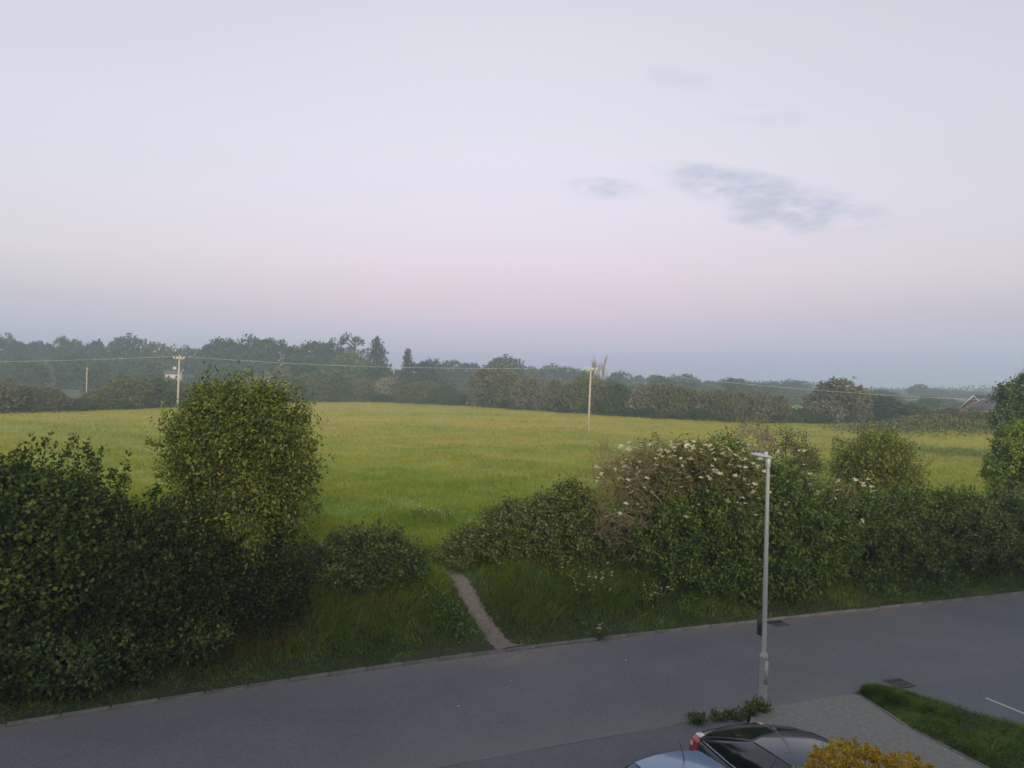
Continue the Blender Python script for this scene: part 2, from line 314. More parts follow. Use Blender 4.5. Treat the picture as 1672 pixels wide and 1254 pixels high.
# ------------------------------------------------------------------ the ground, road, footpath
def axis(neg, pos, fine, n):
    a = np.sinh(np.linspace(-1, 1, n) * 6.2); a = a / a.max(); return np.where(a < 0, a * neg, a * pos)
gx = np.unique(np.round(np.concatenate([np.linspace(-22, 36, 150), -22 - np.geomspace(.5, 1500, 46), 36 + np.geomspace(.5, 1500, 46)]), 3))
gd = np.unique(np.round(np.concatenate([-np.geomspace(.4, 260, 16), [-.02, .0], np.linspace(.04, 9, 60), 9 + np.geomspace(.2, 2200, 90)]), 3))
GX = np.repeat(gx[:, None], len(gd), 1); GY = K(GX) + gd[None]
GZ = hgt(GX, GY + 1e-6); GZ = np.where(gd[None] <= 0, -.07, GZ)
terr = MB().grid(np.stack([GX, GY, GZ], -1)); me = mesh_np('ground', terr.v[0], terr.q)
me.materials.append(M['soil']); me.materials.append(M['field']); me.materials.append(M['pasture'])
dd = np.repeat(gd[None], len(gx), 0); ci = ((dd[:-1, :-1] + dd[1:, 1:]) / 2).ravel()
me.polygons.foreach_set('material_index', np.where(ci > 205, 2, (ci > 5.6) * 1).astype(np.int32)); me.polygons.foreach_set('use_smooth', np.ones(len(ci), bool))
tag(link('ground', me), kind='structure')

PATH_PX = [(838, 1066, 58), (822, 1054, 44), (803, 1032, 36), (786, 1008, 34), (772, 985, 34), (765, 972, 36), (757, 956, 34), (746, 941, 28)]
pp = [on_ground(u, v) for u, v, w in PATH_PX]; pw = [w / F * p[1] for p, (u, v, w) in zip(pp, PATH_PX)]
pp[0] = np.array([pp[0][0], float(K(pp[0][0])) + .02, 0]); 
for k in range(1, 8): pp.append(pp[7] + np.array([-.35 * k, .62 * k, 0])); pw.append(.5 - .03 * k)
pp = np.array(pp); pw = np.array(pw)
def path_dist(x, y):                          # signed distance to the edge of the path
    best = np.full(np.shape(x), 9.0)
    for i in range(len(pp) - 1):
        a, b = pp[i, :2], pp[i + 1, :2]; ab = b - a; t = np.clip(((x - a[0]) * ab[0] + (y - a[1]) * ab[1]) / (ab @ ab), 0, 1)
        best = np.minimum(best, np.hypot(x - a[0] - t * ab[0], y - a[1] - t * ab[1]) - (pw[i] + t * (pw[i + 1] - pw[i])) / 2)
    return best
pw *= .78
tt = np.linspace(0, len(pp) - 1, 170); cx = np.interp(tt, range(len(pp)), pp[:, 0]); cyy = np.interp(tt, range(len(pp)), pp[:, 1]); cw = np.interp(tt, range(len(pp)), pw)
tx, ty = np.gradient(cx), np.gradient(cyy); ln = np.hypot(tx, ty); nx, ny = ty / ln, -tx / ln
off = np.linspace(-.62, .62, 9)[None]; edge = 1 + .1 * np.sin(tt * 7.1)[:, None] * np.sign(off) + .09 * np.sin(tt[:, None] * 17 + 1 + 2 * np.sign(off)) + .07 * np.sin(tt[:, None] * 41 + 3 * np.sign(off))
PX = cx[:, None] + nx[:, None] * cw[:, None] * off * edge; PY = np.maximum(cyy[:, None] + ny[:, None] * cw[:, None] * off * edge, K(PX) + .12)
PZ = hgt(PX, PY) + .035 - .05 * (np.abs(off) / .62) ** 4
tag(MB().grid(np.stack([PX, PY, PZ], -1)).build('path', M['dirt'], None, True), kind='structure')

r = np.random.default_rng(14); n = 260; k_ = r.uniform(0, 8, n); sx = np.interp(k_, range(len(pp)), pp[:, 0]) + r.normal(0, .22, n); sy = np.maximum(np.interp(k_, range(len(pp)), pp[:, 1]) + r.normal(0, .1, n), K(sx) + .15); sc_ = r.uniform(.012, .035, n)
oct_ = np.array([(1, 0, 0), (0, 1, 0), (-1, 0, 0), (0, -1, 0), (0, 0, .7), (0, 0, -.7)]); V_ = (np.stack([sx, sy, hgt(sx, sy) + .03], -1)[:, None] + oct_[None] * sc_[:, None, None] * r.uniform(.7, 1.3, (n, 6, 3))).reshape(-1, 3)
F_ = (np.arange(n)[:, None, None] * 6 + np.array([(0, 1, 4), (1, 2, 4), (2, 3, 4), (3, 0, 4), (1, 0, 5), (2, 1, 5), (3, 2, 5), (0, 3, 5)])[None]).reshape(-1, 3)
tag(link('path_stones', mesh_np('path_stones', V_, F_), M['kerb']), 'small loose stones strewn on the dirt path', 'stones', kind='stuff')
# road strip with dust in the gutters
rx = np.concatenate([-60 - np.geomspace(1, 400, 12)[::-1], np.linspace(-60, 60, 361), 60 + np.geomspace(1, 400, 12)]); rd = np.array([-5.55, -5.3, -5.0, -4.4, -3.4, -2.2, -1.3, -.8, -.5, -.25, -.1, .04])
RX = np.repeat(rx[:, None], len(rd), 1); RY = K(RX) + rd[None]; RZ = 0 * RX + .03 * (1 - ((rd[None] + 2.75) / 2.75) ** 2)
me = mesh_np('road', *(lambda g: (g.v[0], g.q))(MB().grid(np.stack([RX, RY, RZ], -1))))
ppx, ppy = pp[0][0], pp[0][1]
dust = np.clip(np.interp(np.repeat(rd[None], len(rx), 0), [-5.55, -5.1, -4.2, -1.3, -.45, 0.04], [.75, .5, .05, .0, .35, .95]) + .9 * np.exp(-((RX - ppx) / 1.6) ** 2 - ((RY - ppy + .5) / 1.1) ** 2), 0, 1.3)
dust = np.where((RX > 8.3) & (rd[None] < -4), dust * .25, dust)
a = me.attributes.new('dust', 'FLOAT', 'POINT'); a.data.foreach_set('value', dust.ravel().astype(np.float32))
tag(link('road', me, M['asphalt'], None, True), kind='structure')
r = np.random.default_rng(15); n = 900; sx = r.uniform(-11, 21, n); sd2 = -np.abs(r.normal(0, .16, n)) - .03; kk = r.random(n) < .18; sx = np.where(kk, ppx + r.normal(0, .9, n), sx); sd2 = np.where(kk, -np.abs(r.normal(0, .5, n)) - .03, sd2); sc_ = r.uniform(.006, .018, n)
V_ = (np.stack([sx, K(sx) + sd2, .03 * (1 - ((sd2 + 2.75) / 2.75) ** 2) + .004], -1)[:, None] + oct_[None] * sc_[:, None, None] * r.uniform(.7, 1.3, (n, 6, 3))).reshape(-1, 3)
F_ = (np.arange(n)[:, None, None] * 6 + np.array([(0, 1, 4), (1, 2, 4), (2, 3, 4), (3, 0, 4), (1, 0, 5), (2, 1, 5), (3, 2, 5), (0, 3, 5)])[None]).reshape(-1, 3)
tag(link('gutter_grit', mesh_np('gutter_grit', V_, F_), M['dirt']), 'fine grit and small stones lying along the far gutter of the road', 'grit', kind='stuff')
near = lambda x: float(K(x)) - 5.55
VERGE_L = [(8.1, 17.6), (8.32, 16.03), (8.87, 14.43), (9.7, 12.3), (11.2, 8.6)]; VERGE_R = [(8.28, 17.98), (8.6, 18.12), (8.88, 17.95), (9.25, 17.6), (9.72, 17.1), (10.74, 16.0), (11.8, 14.1), (13.9, 9.6)]
side = [(7.6, near(7.6) + .25), (11, near(11) + .25), (18, near(18) + .25), (40, near(40) + .25), (40, -25), (14, -25), (14.2, 8), (11.0, 9)]
g = MB().prism(side, -.05, -.004); tag(g.build('side_road', M['asphalt2']), kind='structure')
l0, l1 = np.array([11.01, 17.73]), np.array([11.42, 16.75]); ld = (l1 - l0) / np.linalg.norm(l1 - l0); lp = np.array([ld[1], -ld[0]]) * .032
for k in range(3):
    s0 = l0 + ld * k * 3.0; s1 = s0 + ld * 1.25
    tag(MB().prism([tuple(s0 + lp), tuple(s1 + lp), tuple(s1 - lp), tuple(s0 - lp)][::-1], -.003, .004).build('road_marking', M['paint']), kind='structure')
foot = [(5.3, near(5.3) - .12), (6.5, near(6.5) - .12), (7.9, near(7.9) - .12), (8.0, 17.4)] + [(x - .13, y) for x, y in VERGE_L[1:]] + [(9.2, 7.8), (7.2, 12.6), (6.2, 14.6), (4.9, 15.6)]
foot = foot[::-1]
tag(MB().prism(foot, -.06, .105).build('footpath', M['concrete']), kind='structure')
drive = [(-60, near(-60) - .13), (-20, near(-20) - .13), (-8, near(-8) - .13), (-3, near(-3) - .13), (0, near(0) - .13), (3, near(3) - .13), (5.2, near(5.2) - .13), (4.85, 15.55), (6.15, 14.55), (7.15, 12.55), (9.1, 7.8), (8, 1.4), (-60, -27)]
tag(MB().prism(drive[::-1], -.06, .06).build('driveway', M['drive']), kind='structure')
# kerb stones, each its own piece
kb = MB(); kb.box((-.4555, -.05, -.05), (.4555, .05, .07)); kme = mesh_np('kerbstone', kb.v[0], kb.q); 
import bmesh
bm = bmesh.new(); bm.from_mesh(kme); bmesh.ops.bevel(bm, geom=[e for e in bm.edges if all(v.co.z > .06 for v in e.verts)], offset=.018, segments=2, affect='EDGES'); bm.to_mesh(kme); bm.free(); kme.materials.append(M['kerb'])
def kerb(name, pts, dz=0.0):
    root = empty(name, (float(pts[0][0]), float(pts[0][1]), 0)); tag(root, kind='structure')
    pts = np.array(pts, float); seg = np.hypot(*np.diff(pts, axis=0).T); cum = np.concatenate([[0], np.cumsum(seg)]); n = int(cum[-1] / .915)
    for i in range(n):
        s = (i + .5) * .915; x, y = np.interp(s, cum, pts[:, 0]), np.interp(s, cum, pts[:, 1])
        x2, y2 = np.interp(s + .2, cum, pts[:, 0]), np.interp(s + .2, cum, pts[:, 1]); x1, y1 = np.interp(s - .2, cum, pts[:, 0]), np.interp(s - .2, cum, pts[:, 1])
        o = bpy.data.objects.new('kerbstone', kme); COL.objects.link(o); o.parent = root
        o.location = (x - pts[0][0], y - pts[0][1], dz + rng.normal(0, .006)); o.rotation_euler = (rng.normal(0, .012), 0, math.atan2(y2 - y1, x2 - x1) + rng.normal(0, .006))
kx = np.linspace(-13, 31, 200); kerb('kerb', [(x, float(K(x)) + .075) for x in kx])
kerb('kerb', [(x, near(x) - .06) for x in np.linspace(3.5, 5.2, 5)], -.01)
kerb('kerb', [(x, near(x) - .06) for x in np.linspace(5.2, 8.1, 8)], -.035)
kerb('kerb', VERGE_L[:1] + VERGE_R, -.005)
kerb('kerb', [(x - .06, y) for x, y in VERGE_L], .04)
vpoly = VERGE_L[::-1] + VERGE_R
def inset(poly, k): c = np.mean(poly, 0); return [tuple(np.array(p) * (1 - k) + c * k) for p in poly]
vs_ = MB(); n = 40
A_ = np.stack([np.interp(np.linspace(0, 1, n), np.linspace(0, 1, len(VERGE_L)), [p[i] for p in VERGE_L]) for i in (0, 1)], -1); B_ = np.stack([np.interp(np.linspace(0, 1, n), np.linspace(0, 1, len(VERGE_R)), [p[i] for p in VERGE_R]) for i in (0, 1)], -1)
tq = np.linspace(0, 1, 9)[None, :, None]; VG = A_[:, None] * (1 - tq) + B_[:, None] * tq
VZ = .085 + .03 * np.sin(np.pi * tq[..., 0]) + 0 * VG[..., 0]
tag(MB().grid(np.concatenate([VG, VZ[..., None]], -1)).build('grass_verge', M['soil'], None, True), kind='structure')

# ------------------------------------------------------------------ foliage builders
def unit(a): return a / (np.linalg.norm(a, axis=-1, keepdims=True) + 1e-9)
def leaf_arrays(P, A, Nn, l, w, fold=.12):
    A = unit(A); sd_ = unit(np.cross(A, Nn)); nn = np.cross(sd_, A); l = np.broadcast_to(l, len(P))[:, None]; w = np.broadcast_to(w, len(P))[:, None]
    mid = P + A * l * .45; v = np.stack([P, mid + sd_ * w / 2 - nn * l * fold, P + A * l, mid - sd_ * w / 2 - nn * l * fold], 1).reshape(-1, 3)
    b = np.arange(len(P))[:, None] * 4; return v, np.stack([b + [0, 1, 2], b + [0, 2, 3]], 1).reshape(-1, 3)
def crown(lobes, dens, leaf, per=16, clump=.3, up=.35, rough=.17, lump=.14, droop=0.0, wr=.6, seed=0, ground=True, keep=.72, fine=.5, flatten=0.0):
    """leaf sprays over a union of ellipsoids; lobes rows: cx,cy,cz,rx,ry,rz"""
    r = np.random.default_rng(seed); lb = np.asarray(lobes, float); c, R = lb[:, :3], lb[:, 3:6]
    ar = 4 * np.pi * (((R[:, 0] * R[:, 1]) ** 1.6 + (R[:, 0] * R[:, 2]) ** 1.6 + (R[:, 1] * R[:, 2]) ** 1.6) / 3) ** (1 / 1.6)
    Ps, Ns = [], []
    for i in range(len(lb)):
        n = max(3, int(ar[i] * dens / per)); d = unit(r.normal(size=(n, 3)))
        ph = r.uniform(0, 6, 3); q = d * R[i]
        s = R[i].mean() * .28 + .12
        no = np.sin(q[:, 0] / s + ph[0]) * np.sin(q[:, 1] / s + ph[1]) + np.sin(q[:, 2] / s + ph[2] + q[:, 0] / s * .6)
        rad = 1 - np.abs(r.normal(0, rough, n)) + lump * no * .6 + (r.random(n) < .09) * r.uniform(0, .26, n)
        p = c[i] + d * R[i] * rad[:, None]; ok = np.ones(n, bool)
        for j in range(len(lb)):
            if j != i: ok &= (((p - c[j]) / R[j]) ** 2).sum(1) > keep ** 2
        if ground: ok &= p[:, 2] > hgt(p[:, 0], p[:, 1]) + .03
        Ps.append(p[ok]); Ns.append(unit(d / R[i])[ok])
    p = np.concatenate(Ps); nn = np.concatenate(Ns); m = len(p)
    ax = unit(nn * .85 + np.array([0, 0, up]) + r.normal(size=(m, 3)) * .45); L_ = clump * r.uniform(.5, 1.35, m)
    t = r.random((m, per)); P = p[:, None] + ax[:, None] * (t * L_[:, None])[..., None] + r.normal(size=(m, per, 3)) * (clump * .2)
    A = unit(ax[:, None] * .55 + r.normal(size=(m, per, 3)) * .7 - np.array([0, 0, droop])); Nn = unit(nn[:, None] * .5 + np.array([0, 0, .8 + flatten]) + r.normal(size=(m, per, 3)) * .55)
    P, A, Nn = P.reshape(-1, 3), A.reshape(-1, 3), Nn.reshape(-1, 3); l = leaf * r.uniform(1 - fine * .6, 1 + fine * .6, len(P))
    return leaf_arrays(P, A, Nn, l, l * wr)
def branches(base, tips, r0, seed=0, k=5, mb=None):
    r = np.random.default_rng(seed); mb = mb or MB(); base = np.asarray(base, float)
    for tp in tips:
        tp = np.asarray(tp, float); n = 6; t = np.linspace(0, 1, n)[:, None]; ctrl = base + (tp - base) * [.25, .25, .6]
        pts = (1 - t) ** 2 * base + 2 * t * (1 - t) * ctrl + t * t * tp + r.normal(size=(n, 3)) * .03 * np.linalg.norm(tp - base) * t * (1 - t) * 4
        mb.tube(pts, np.linspace(r0, r0 * .18, n), k)
    return mb
def twigs(mb, p, d, length, rad, depth, spread=.6, seedr=None, nch=(2, 4), k=4, up=.1, shrink=.66):
    r = seedr; n = 4; pts = [np.array(p, float)]; dd_ = np.array(d, float)
    for i in range(n):
        dd_ = unit(dd_ + r.normal(size=3) * .16 + [0, 0, up * .3]); pts.append(pts[-1] + dd_ * length / n)
    mb.tube(pts, np.linspace(rad, rad * .55, n + 1), k, False)
    if depth > 0:
        for j in range(r.integers(nch[0], nch[1] + 1)):
            s = r.uniform(.35, 1.0); q = pts[0] + (pts[-1] - pts[0]) * s; q = np.array(pts[min(n, int(s * n + .5))])
            twigs(mb, q, unit(dd_ + r.normal(size=3) * spread + [0, 0, up]), length * shrink * r.uniform(.75, 1.2), rad * .55, depth - 1, spread, r, nch, max(3, k - 1), up, shrink)
    return mb
def px_lobe(u, v, Y, ru, rv, depth):
    c = at(u, v, Y); return (c[0], c[1], c[2], ru * Y / F, depth, rv * Y / F)
def local(v, b): return np.asarray(v) - np.asarray(b)
def plant(name, label, cat, base, parts, group=None):
    root = empty(name, tuple(float(q) for q in base)); tag(root, label, cat, group)
    for pn, v, f, mt in parts:
        link(pn, mesh_np(pn, local(v, base), f), mt, root)
    return root
def bumpy(lobes, n, seed, lo=.26, hi=.46, d0=.82, d1=1.06, shrink=.86):
    r = np.random.default_rng(seed); out = [(*q[:3], q[3] * shrink, q[4] * shrink, q[5] * shrink) for q in lobes]
    for q in lobes:
        q = np.asarray(q)
        for _ in range(n):
            d = unit(r.normal(size=3)); k = r.uniform(lo, hi); s = q[3:6].mean() * k; out.append((*(q[:3] + d * (q[3:6] * r.uniform(d0, d1) - s * .55)), s * r.uniform(.9, 1.5), s * r.uniform(.9, 1.5), s * .85))
    return out
def shrub(name, label, cat, lobes, mat, dens, leaf, seed, extra=None, stem=.05, group=None, shoots=None, bumps=11, bk=(.22, .38, .88, 1.1, .78), **kw):
    lb = np.asarray(lobes, float); cx_, cy_ = lb[:, 0].mean(), lb[:, 1].mean(); base = np.array([cx_, cy_, float(hgt(cx_, cy_))])
    v, f = crown(bumpy(lobes, bumps, seed + 3, *bk), dens * .66, leaf, seed=seed, **kw)
    if shoots:                                # long leafy shoots standing out of the top
        r = np.random.default_rng(seed + 5); V, Fs, n0 = [v], [f], len(v)
        for sh in shoots:
            if len(sh) == 4: (u, vt, vb, Y) = sh; a, b = at(u, vb, Y), at(u + r.uniform(-20, 44), vt, Y)
            else: (u0, v0, u1, v1, Y) = sh; a, b = at(u0, v0, Y), at(u1, v1, Y)
            n = 75; t = r.random(n) ** .8
            bow_ = r.normal(size=3) * .09; P = a + (b - a) * t[:, None] + (4 * t * (1 - t))[:, None] * bow_ + r.normal(size=(n, 3)) * (.3 * leaf + .06 * (1 - t))[:, None]; A = unit(unit(b - a) * .5 + r.normal(size=(n, 3)) * .6)
            w_, g_ = leaf_arrays(P, A, unit(r.normal(size=(n, 3)) + [0, 0, 1]), leaf * r.uniform(.7, 1.2, n), leaf * .6); V.append(w_); Fs.append(g_ + n0); n0 += len(w_)
        v, f = np.concatenate(V), np.concatenate(Fs)
    root = plant(name, label, cat, base, [('foliage', v, f, mat)], group)
    tips = []
    r = np.random.default_rng(seed + 9)
    for q in lb:
        tips.append(q[:3] + [0, 0, q[5] * .3]); 
        for _ in range(3): tips.append(q[:3] + unit(r.normal(size=3) + [0, 0, .5]) * q[3:6] * .8)
    mb = branches(base + [0, 0, -.05], tips, stem, seed); 
    mb.v = [x - base for x in mb.v]; mb.build('branches', M['bark'], root)
    return root, base

# ------------------------------------------------------------------ the roadside hedge and its trees
r = np.random.default_rng(61)
syc_sh = [(u, 712 + 70 * (u > 100) * (u - 100) / 130 + r.uniform(-4, 26) + (18 if u < 0 else 0), 835, 17.7 + .004 * u) for u in list(range(-60, 235, 11))] + [(-10, 735, 810, 17.6), (45, 708, 800, 17.8), (82, 710, 800, 18), (190, 742, 850, 18.1), (160, 748, 840, 18.1)]
root, b = shrub('sycamore_shrub', 'tall dark shrub with big pale-tipped leaves at the hedge end, long shoots on top', 'shrub',
    [px_lobe(40, 910, 17.6, 120, 105, 1.1), px_lobe(-60, 890, 17.2, 105, 115, 1.0), px_lobe(75, 855, 18.0, 85, 60, .8), px_lobe(20, 1010, 17.2, 120, 100, 1.2), px_lobe(-70, 1040, 16.7, 90, 100, .9), px_lobe(135, 910, 18.0, 62, 60, .8), px_lobe(-10, 835, 17.8, 75, 55, .7)],
    M['sycamore'], 850, .11, 3, wr=.8, clump=.5, droop=.15, lump=.3, rough=.22, per=40, shoots=syc_sh, fine=.65)
shrub('hawthorn_shrub', 'very dark green rounded shrub filling the hedge beside the tall ash', 'shrub',
    [px_lobe(190, 925, 18.5, 90, 82, 1.0), px_lobe(250, 968, 18.6, 92, 98, 1.1), px_lobe(150, 1000, 17.9, 110, 90, 1.1), px_lobe(200, 878, 18.7, 50, 38, .6)],
    M['hedge'], 900, .085, 4, wr=.62, clump=.5, lump=.3, droop=.1, rough=.22, per=40, fine=.9, shoots=[(u, 822 + (u % 40) * .8, 890, 18.6) for u in range(170, 265, 13)])
shrub('blackthorn_shrub', 'nearly black-green shrub under the crown of the tall ash', 'shrub',
    [px_lobe(390, 940, 19.8, 110, 90, 1.1), px_lobe(330, 1000, 19.2, 95, 75, 1.0), px_lobe(432, 988, 19.9, 46, 66, .9), px_lobe(300, 900, 19.6, 60, 70, .8)],
    M['hedge'], 900, .08, 5, wr=.6, clump=.48, lump=.3, rough=.22, per=40, fine=.9)
shrub('trailing_bramble', 'low bramble and ivy spilling over the bank below the dark hedge', 'bramble',
    [px_lobe(60, 1090, 16.6, 120, 50, .6), px_lobe(180, 1062, 17.4, 90, 45, .5), px_lobe(290, 1045, 18.2, 80, 40, .5), px_lobe(-60, 1110, 16.2, 70, 45, .5)],
    M['bramble'], 700, .085, 6, wr=.75, clump=.25, droop=.25)
# the ash on the left
ash_l = [px_lobe(390, 760, 20.4, 82, 88, 1.4), px_lobe(345, 712, 20.4, 52, 50, 1.0), px_lobe(440, 706, 20.4, 48, 46, 1.0), px_lobe(392, 678, 20.5, 58, 36, 1.0), px_lobe(320, 778, 20.2, 40, 52, .9),
         px_lobe(462, 784, 20.4, 40, 54, .9), px_lobe(400, 838, 20.2, 66, 48, 1.1), px_lobe(340, 840, 20.2, 42, 44, .8), px_lobe(450, 834, 20.3, 32, 32, .7), px_lobe(356, 660, 20.6, 26, 20, .6), px_lobe(430, 660, 20.6, 24, 18, .6)]
ash_sh = [(300, 726, 246, 720, 20.3), (300, 696, 268, 648, 20.4), (330, 666, 318, 628, 20.4), (360, 656, 352, 620, 20.5), (395, 651, 388, 624, 20.5), (430, 656, 426, 626, 20.5), (455, 671, 464, 642, 20.4), (480, 706, 494, 676, 20.4), (490, 746, 512, 720, 20.4), (500, 786, 520, 778, 20.4), (495, 826, 516, 830, 20.3), (480, 856, 498, 874, 20.2), (300, 786, 256, 778, 20.2), (300, 836, 262, 850, 20.1), (280, 751, 238, 724, 20.3), (345, 661, 330, 640, 20.2), (410, 666, 412, 632, 20.3), (470, 696, 486, 658, 20.3)]
root, b = shrub('ash_tree', 'big round leafy tree towering out of the dark roadside hedge', 'tree', ash_l, M['ash'], 900, .1, 8, wr=.42, clump=.62, droop=.55, lump=.3, rough=.24, per=58, stem=.09, keep=.5, bumps=13, bk=(.2, .36, .9, 1.12, .7), shoots=ash_sh, fine=.9)
fo = root.children[0]; fo.name = 'crown'
v, f = crown([px_lobe(400, 797, 18.95, 6, 9, .1), px_lobe(372, 776, 18.95, 5, 4, .08)], 420, .08, seed=77, per=10, clump=.16, ground=False, droop=.5, wr=.4)
link('withered_leaves', mesh_np('withered_leaves', local(v, b), f), M['orange'], root)['label'] = 'small orange withered leaves'
# low bramble mound left of the path
shrub('bramble_mound', 'low rounded bramble mound on the bank beside the dirt path, on the ash side', 'bramble',
    [px_lobe(590, 925, 22.4, 80, 52, .9), px_lobe(540, 935, 22.0, 55, 48, .8), px_lobe(640, 925, 22.8, 48, 45, .8), px_lobe(600, 905, 22.6, 55, 36, .7)],
    M['bramble'], 1000, .075, 12, wr=.75, clump=.34, rough=.16, lump=.2, per=34, fine=.9)
shrub('bramble_mound', 'wide grey-green bramble mound dotted with tiny white blossom beside the dirt path', 'bramble',
    [px_lobe(870, 890, 25.6, 100, 62, 1.1), px_lobe(800, 905, 25.2, 66, 50, .9), px_lobe(925, 855, 25.9, 58, 58, 1.0), px_lobe(955, 880, 25.8, 55, 70, 1.0), px_lobe(760, 925, 24.9, 42, 32, .7), px_lobe(860, 860, 25.8, 70, 42, .8), px_lobe(938, 820, 26.1, 34, 26, .6)],
    M['mound'], 1000, .08, 13, wr=.75, clump=.34, rough=.16, lump=.22, per=34, fine=.9)
mound = bpy.data.objects['bramble_mound.001']
# dead shrub tangle
r = np.random.default_rng(21); mbd = MB(); bd = at(1040, 960, 26.3); bd[2] = float(hgt(bd[0], bd[1]))
for (u, v, Y, n, ln) in [(1035, 800, 26.2, 26, .55), (1005, 770, 26.3, 22, .5), (1060, 760, 26.3, 26, .5), (1010, 850, 25.5, 12, .6), (1080, 790, 26.2, 16, .45), (1120, 760, 26.4, 14, .4), (985, 800, 26.1, 14, .45), (1040, 790, 25.2, 30, .45), (1005, 800, 25.2, 26, .42), (1000, 865, 24.9, 22, .42), (1060, 840, 25.0, 20, .4), (1030, 880, 24.9, 18, .4), (1100, 775, 25.1, 20, .35), (990, 765, 25.6, 22, .45)]:
    c = at(u, v, Y)
    for i in range(n): twigs(mbd, c + r.normal(size=3) * [.35, .3, .25], unit(r.normal(size=3) + [-.3, -.3, .5]), ln, .012, 2, .7, r, (3, 4), 4, .1)
for (u0, v0, u1, v1) in [(1035, 960, 1010, 870), (1040, 960, 1050, 800), (1045, 960, 1000, 780), (1050, 960, 1090, 770), (1038, 955, 985, 810)]:
    a, c = at(u0, v0, 26.3), at(u1, v1, 26.0); t = np.linspace(0, 1, 8)[:, None]; a[2] = max(a[2], bd[2]); mbd.tube(a + (c - a) * t + r.normal(size=(8, 3)) * .05, np.linspace(.045, .018, 8), 5)
rt = empty('dead_shrub', tuple(bd)); tag(rt, 'tangle of bare brown dead twigs leaning out of the flowering elder', 'shrub'); mbd.v = [x - bd for x in mbd.v]; mbd.build('dead_twigs', M['dead'], rt)
mbp = MB()
for pts in [[(1010, 778), (1030, 793), (1050, 803), (1062, 822)], [(1036, 848), (1020, 838), (1005, 842), (985, 862)], [(1028, 915), (1036, 902), (1052, 896), (1068, 900)], [(1062, 800), (1075, 815), (1090, 832)], [(1000, 850), (1018, 858), (1032, 866)], [(985, 845), (1010, 836), (1040, 856)]]:
    P3 = np.array([at(u, v, 24.75 + .02 * i) for i, (u, v) in enumerate(pts)]); t = np.linspace(0, len(pts) - 1, 12); P3 = np.stack([np.interp(t, range(len(pts)), P3[:, i]) for i in range(3)], -1) + r.normal(size=(12, 3)) * .012
    mbp.tube(P3, np.linspace(.02, .007, 12), 5)
    for i in (4, 7, 9, 11): twigs(mbp, P3[i], unit(r.normal(size=3)), .35, .007, 1, .7, r, (2, 3), 4)
mbp.v = [x - bd for x in mbp.v]; mbp.build('pale_branches', M['deadpale'], rt)['label'] = 'pale bleached bare branches'
# elder
eld = [px_lobe(1190, 850, 26.0, 130, 100, 1.5), px_lobe(1130, 820, 26.0, 90, 75, 1.3), px_lobe(1240, 810, 26.0, 85, 75, 1.3), px_lobe(1170, 775, 26.2, 85, 45, 1.1), px_lobe(1100, 900, 25.4, 85, 70, 1.1), px_lobe(1270, 880, 25.7, 85, 85, 1.2), px_lobe(1190, 930, 24.9, 120, 48, .9), px_lobe(1090, 770, 26.4, 55, 36, .9)]
er, eb = shrub('elder_bush', 'large elder bush covered in creamy flat flower heads behind the street lamp', 'shrub', eld, M['elder'], 620, .1, 15, wr=.5, clump=.5, droop=.35, lump=.28, rough=.22, per=42, fine=.9)
rust_l = [px_lobe(1205, 790, 24.7, 36, 34, .35), px_lobe(1175, 762, 25.1, 50, 24, .45), px_lobe(1215, 815, 24.6, 18, 24, .25), px_lobe(1120, 772, 25.1, 58, 30, .5), px_lobe(1070, 785, 25.1, 50, 40, .5), px_lobe(1030, 815, 25.1, 46, 44, .45), px_lobe(1020, 775, 25.5, 40, 26, .4), px_lobe(1085, 745, 25.8, 60, 18, .5), px_lobe(1150, 738, 25.9, 60, 14, .5)]
v, f = crown(rust_l, 380, .07, seed=31, clump=.22, droop=.3, wr=.45)
link('rusty_leaves', mesh_np('rusty_leaves', local(v, eb), f), M['rust'], er)['label'] = 'rust-brown dying leaf sprays'
# flower heads: one shared mesh, each its own part
def umbel(nm, n, rr, seed, R0=.09):
    r = np.random.default_rng(seed); q = R0 * np.sqrt(r.random(n)); th = r.uniform(0, 6.28, n)
    P = np.stack([q * np.cos(th), q * np.sin(th), .03 - q * q * 2.5 + r.normal(0, .006, n)], -1); v, f = leaf_arrays(P, unit(r.normal(size=(n, 3)) * [1, 1, .25]), unit(r.normal(size=(n, 3)) * .3 + [0, 0, 1]), rr, rr * .9, .02)
    th6 = np.arange(6) * math.pi / 3; ds = np.concatenate([np.stack([np.cos(th6) * R0 * .62 * r.uniform(.8, 1.2, 6), np.sin(th6) * R0 * .62 * r.uniform(.8, 1.2, 6), np.full(6, .012)], -1), [(0, 0, .022)]]); k0 = len(v)
    v = np.concatenate([v, ds]); f = np.concatenate([f, [(k0 + i, k0 + (i + 1) % 6, k0 + 6) for i in range(6)]])
    me = mesh_np(nm, v, f); me.materials.append(M['flower']); return me
UMB = [umbel('flower_head', 20, .042, s, .085) for s in (1, 2, 3)]
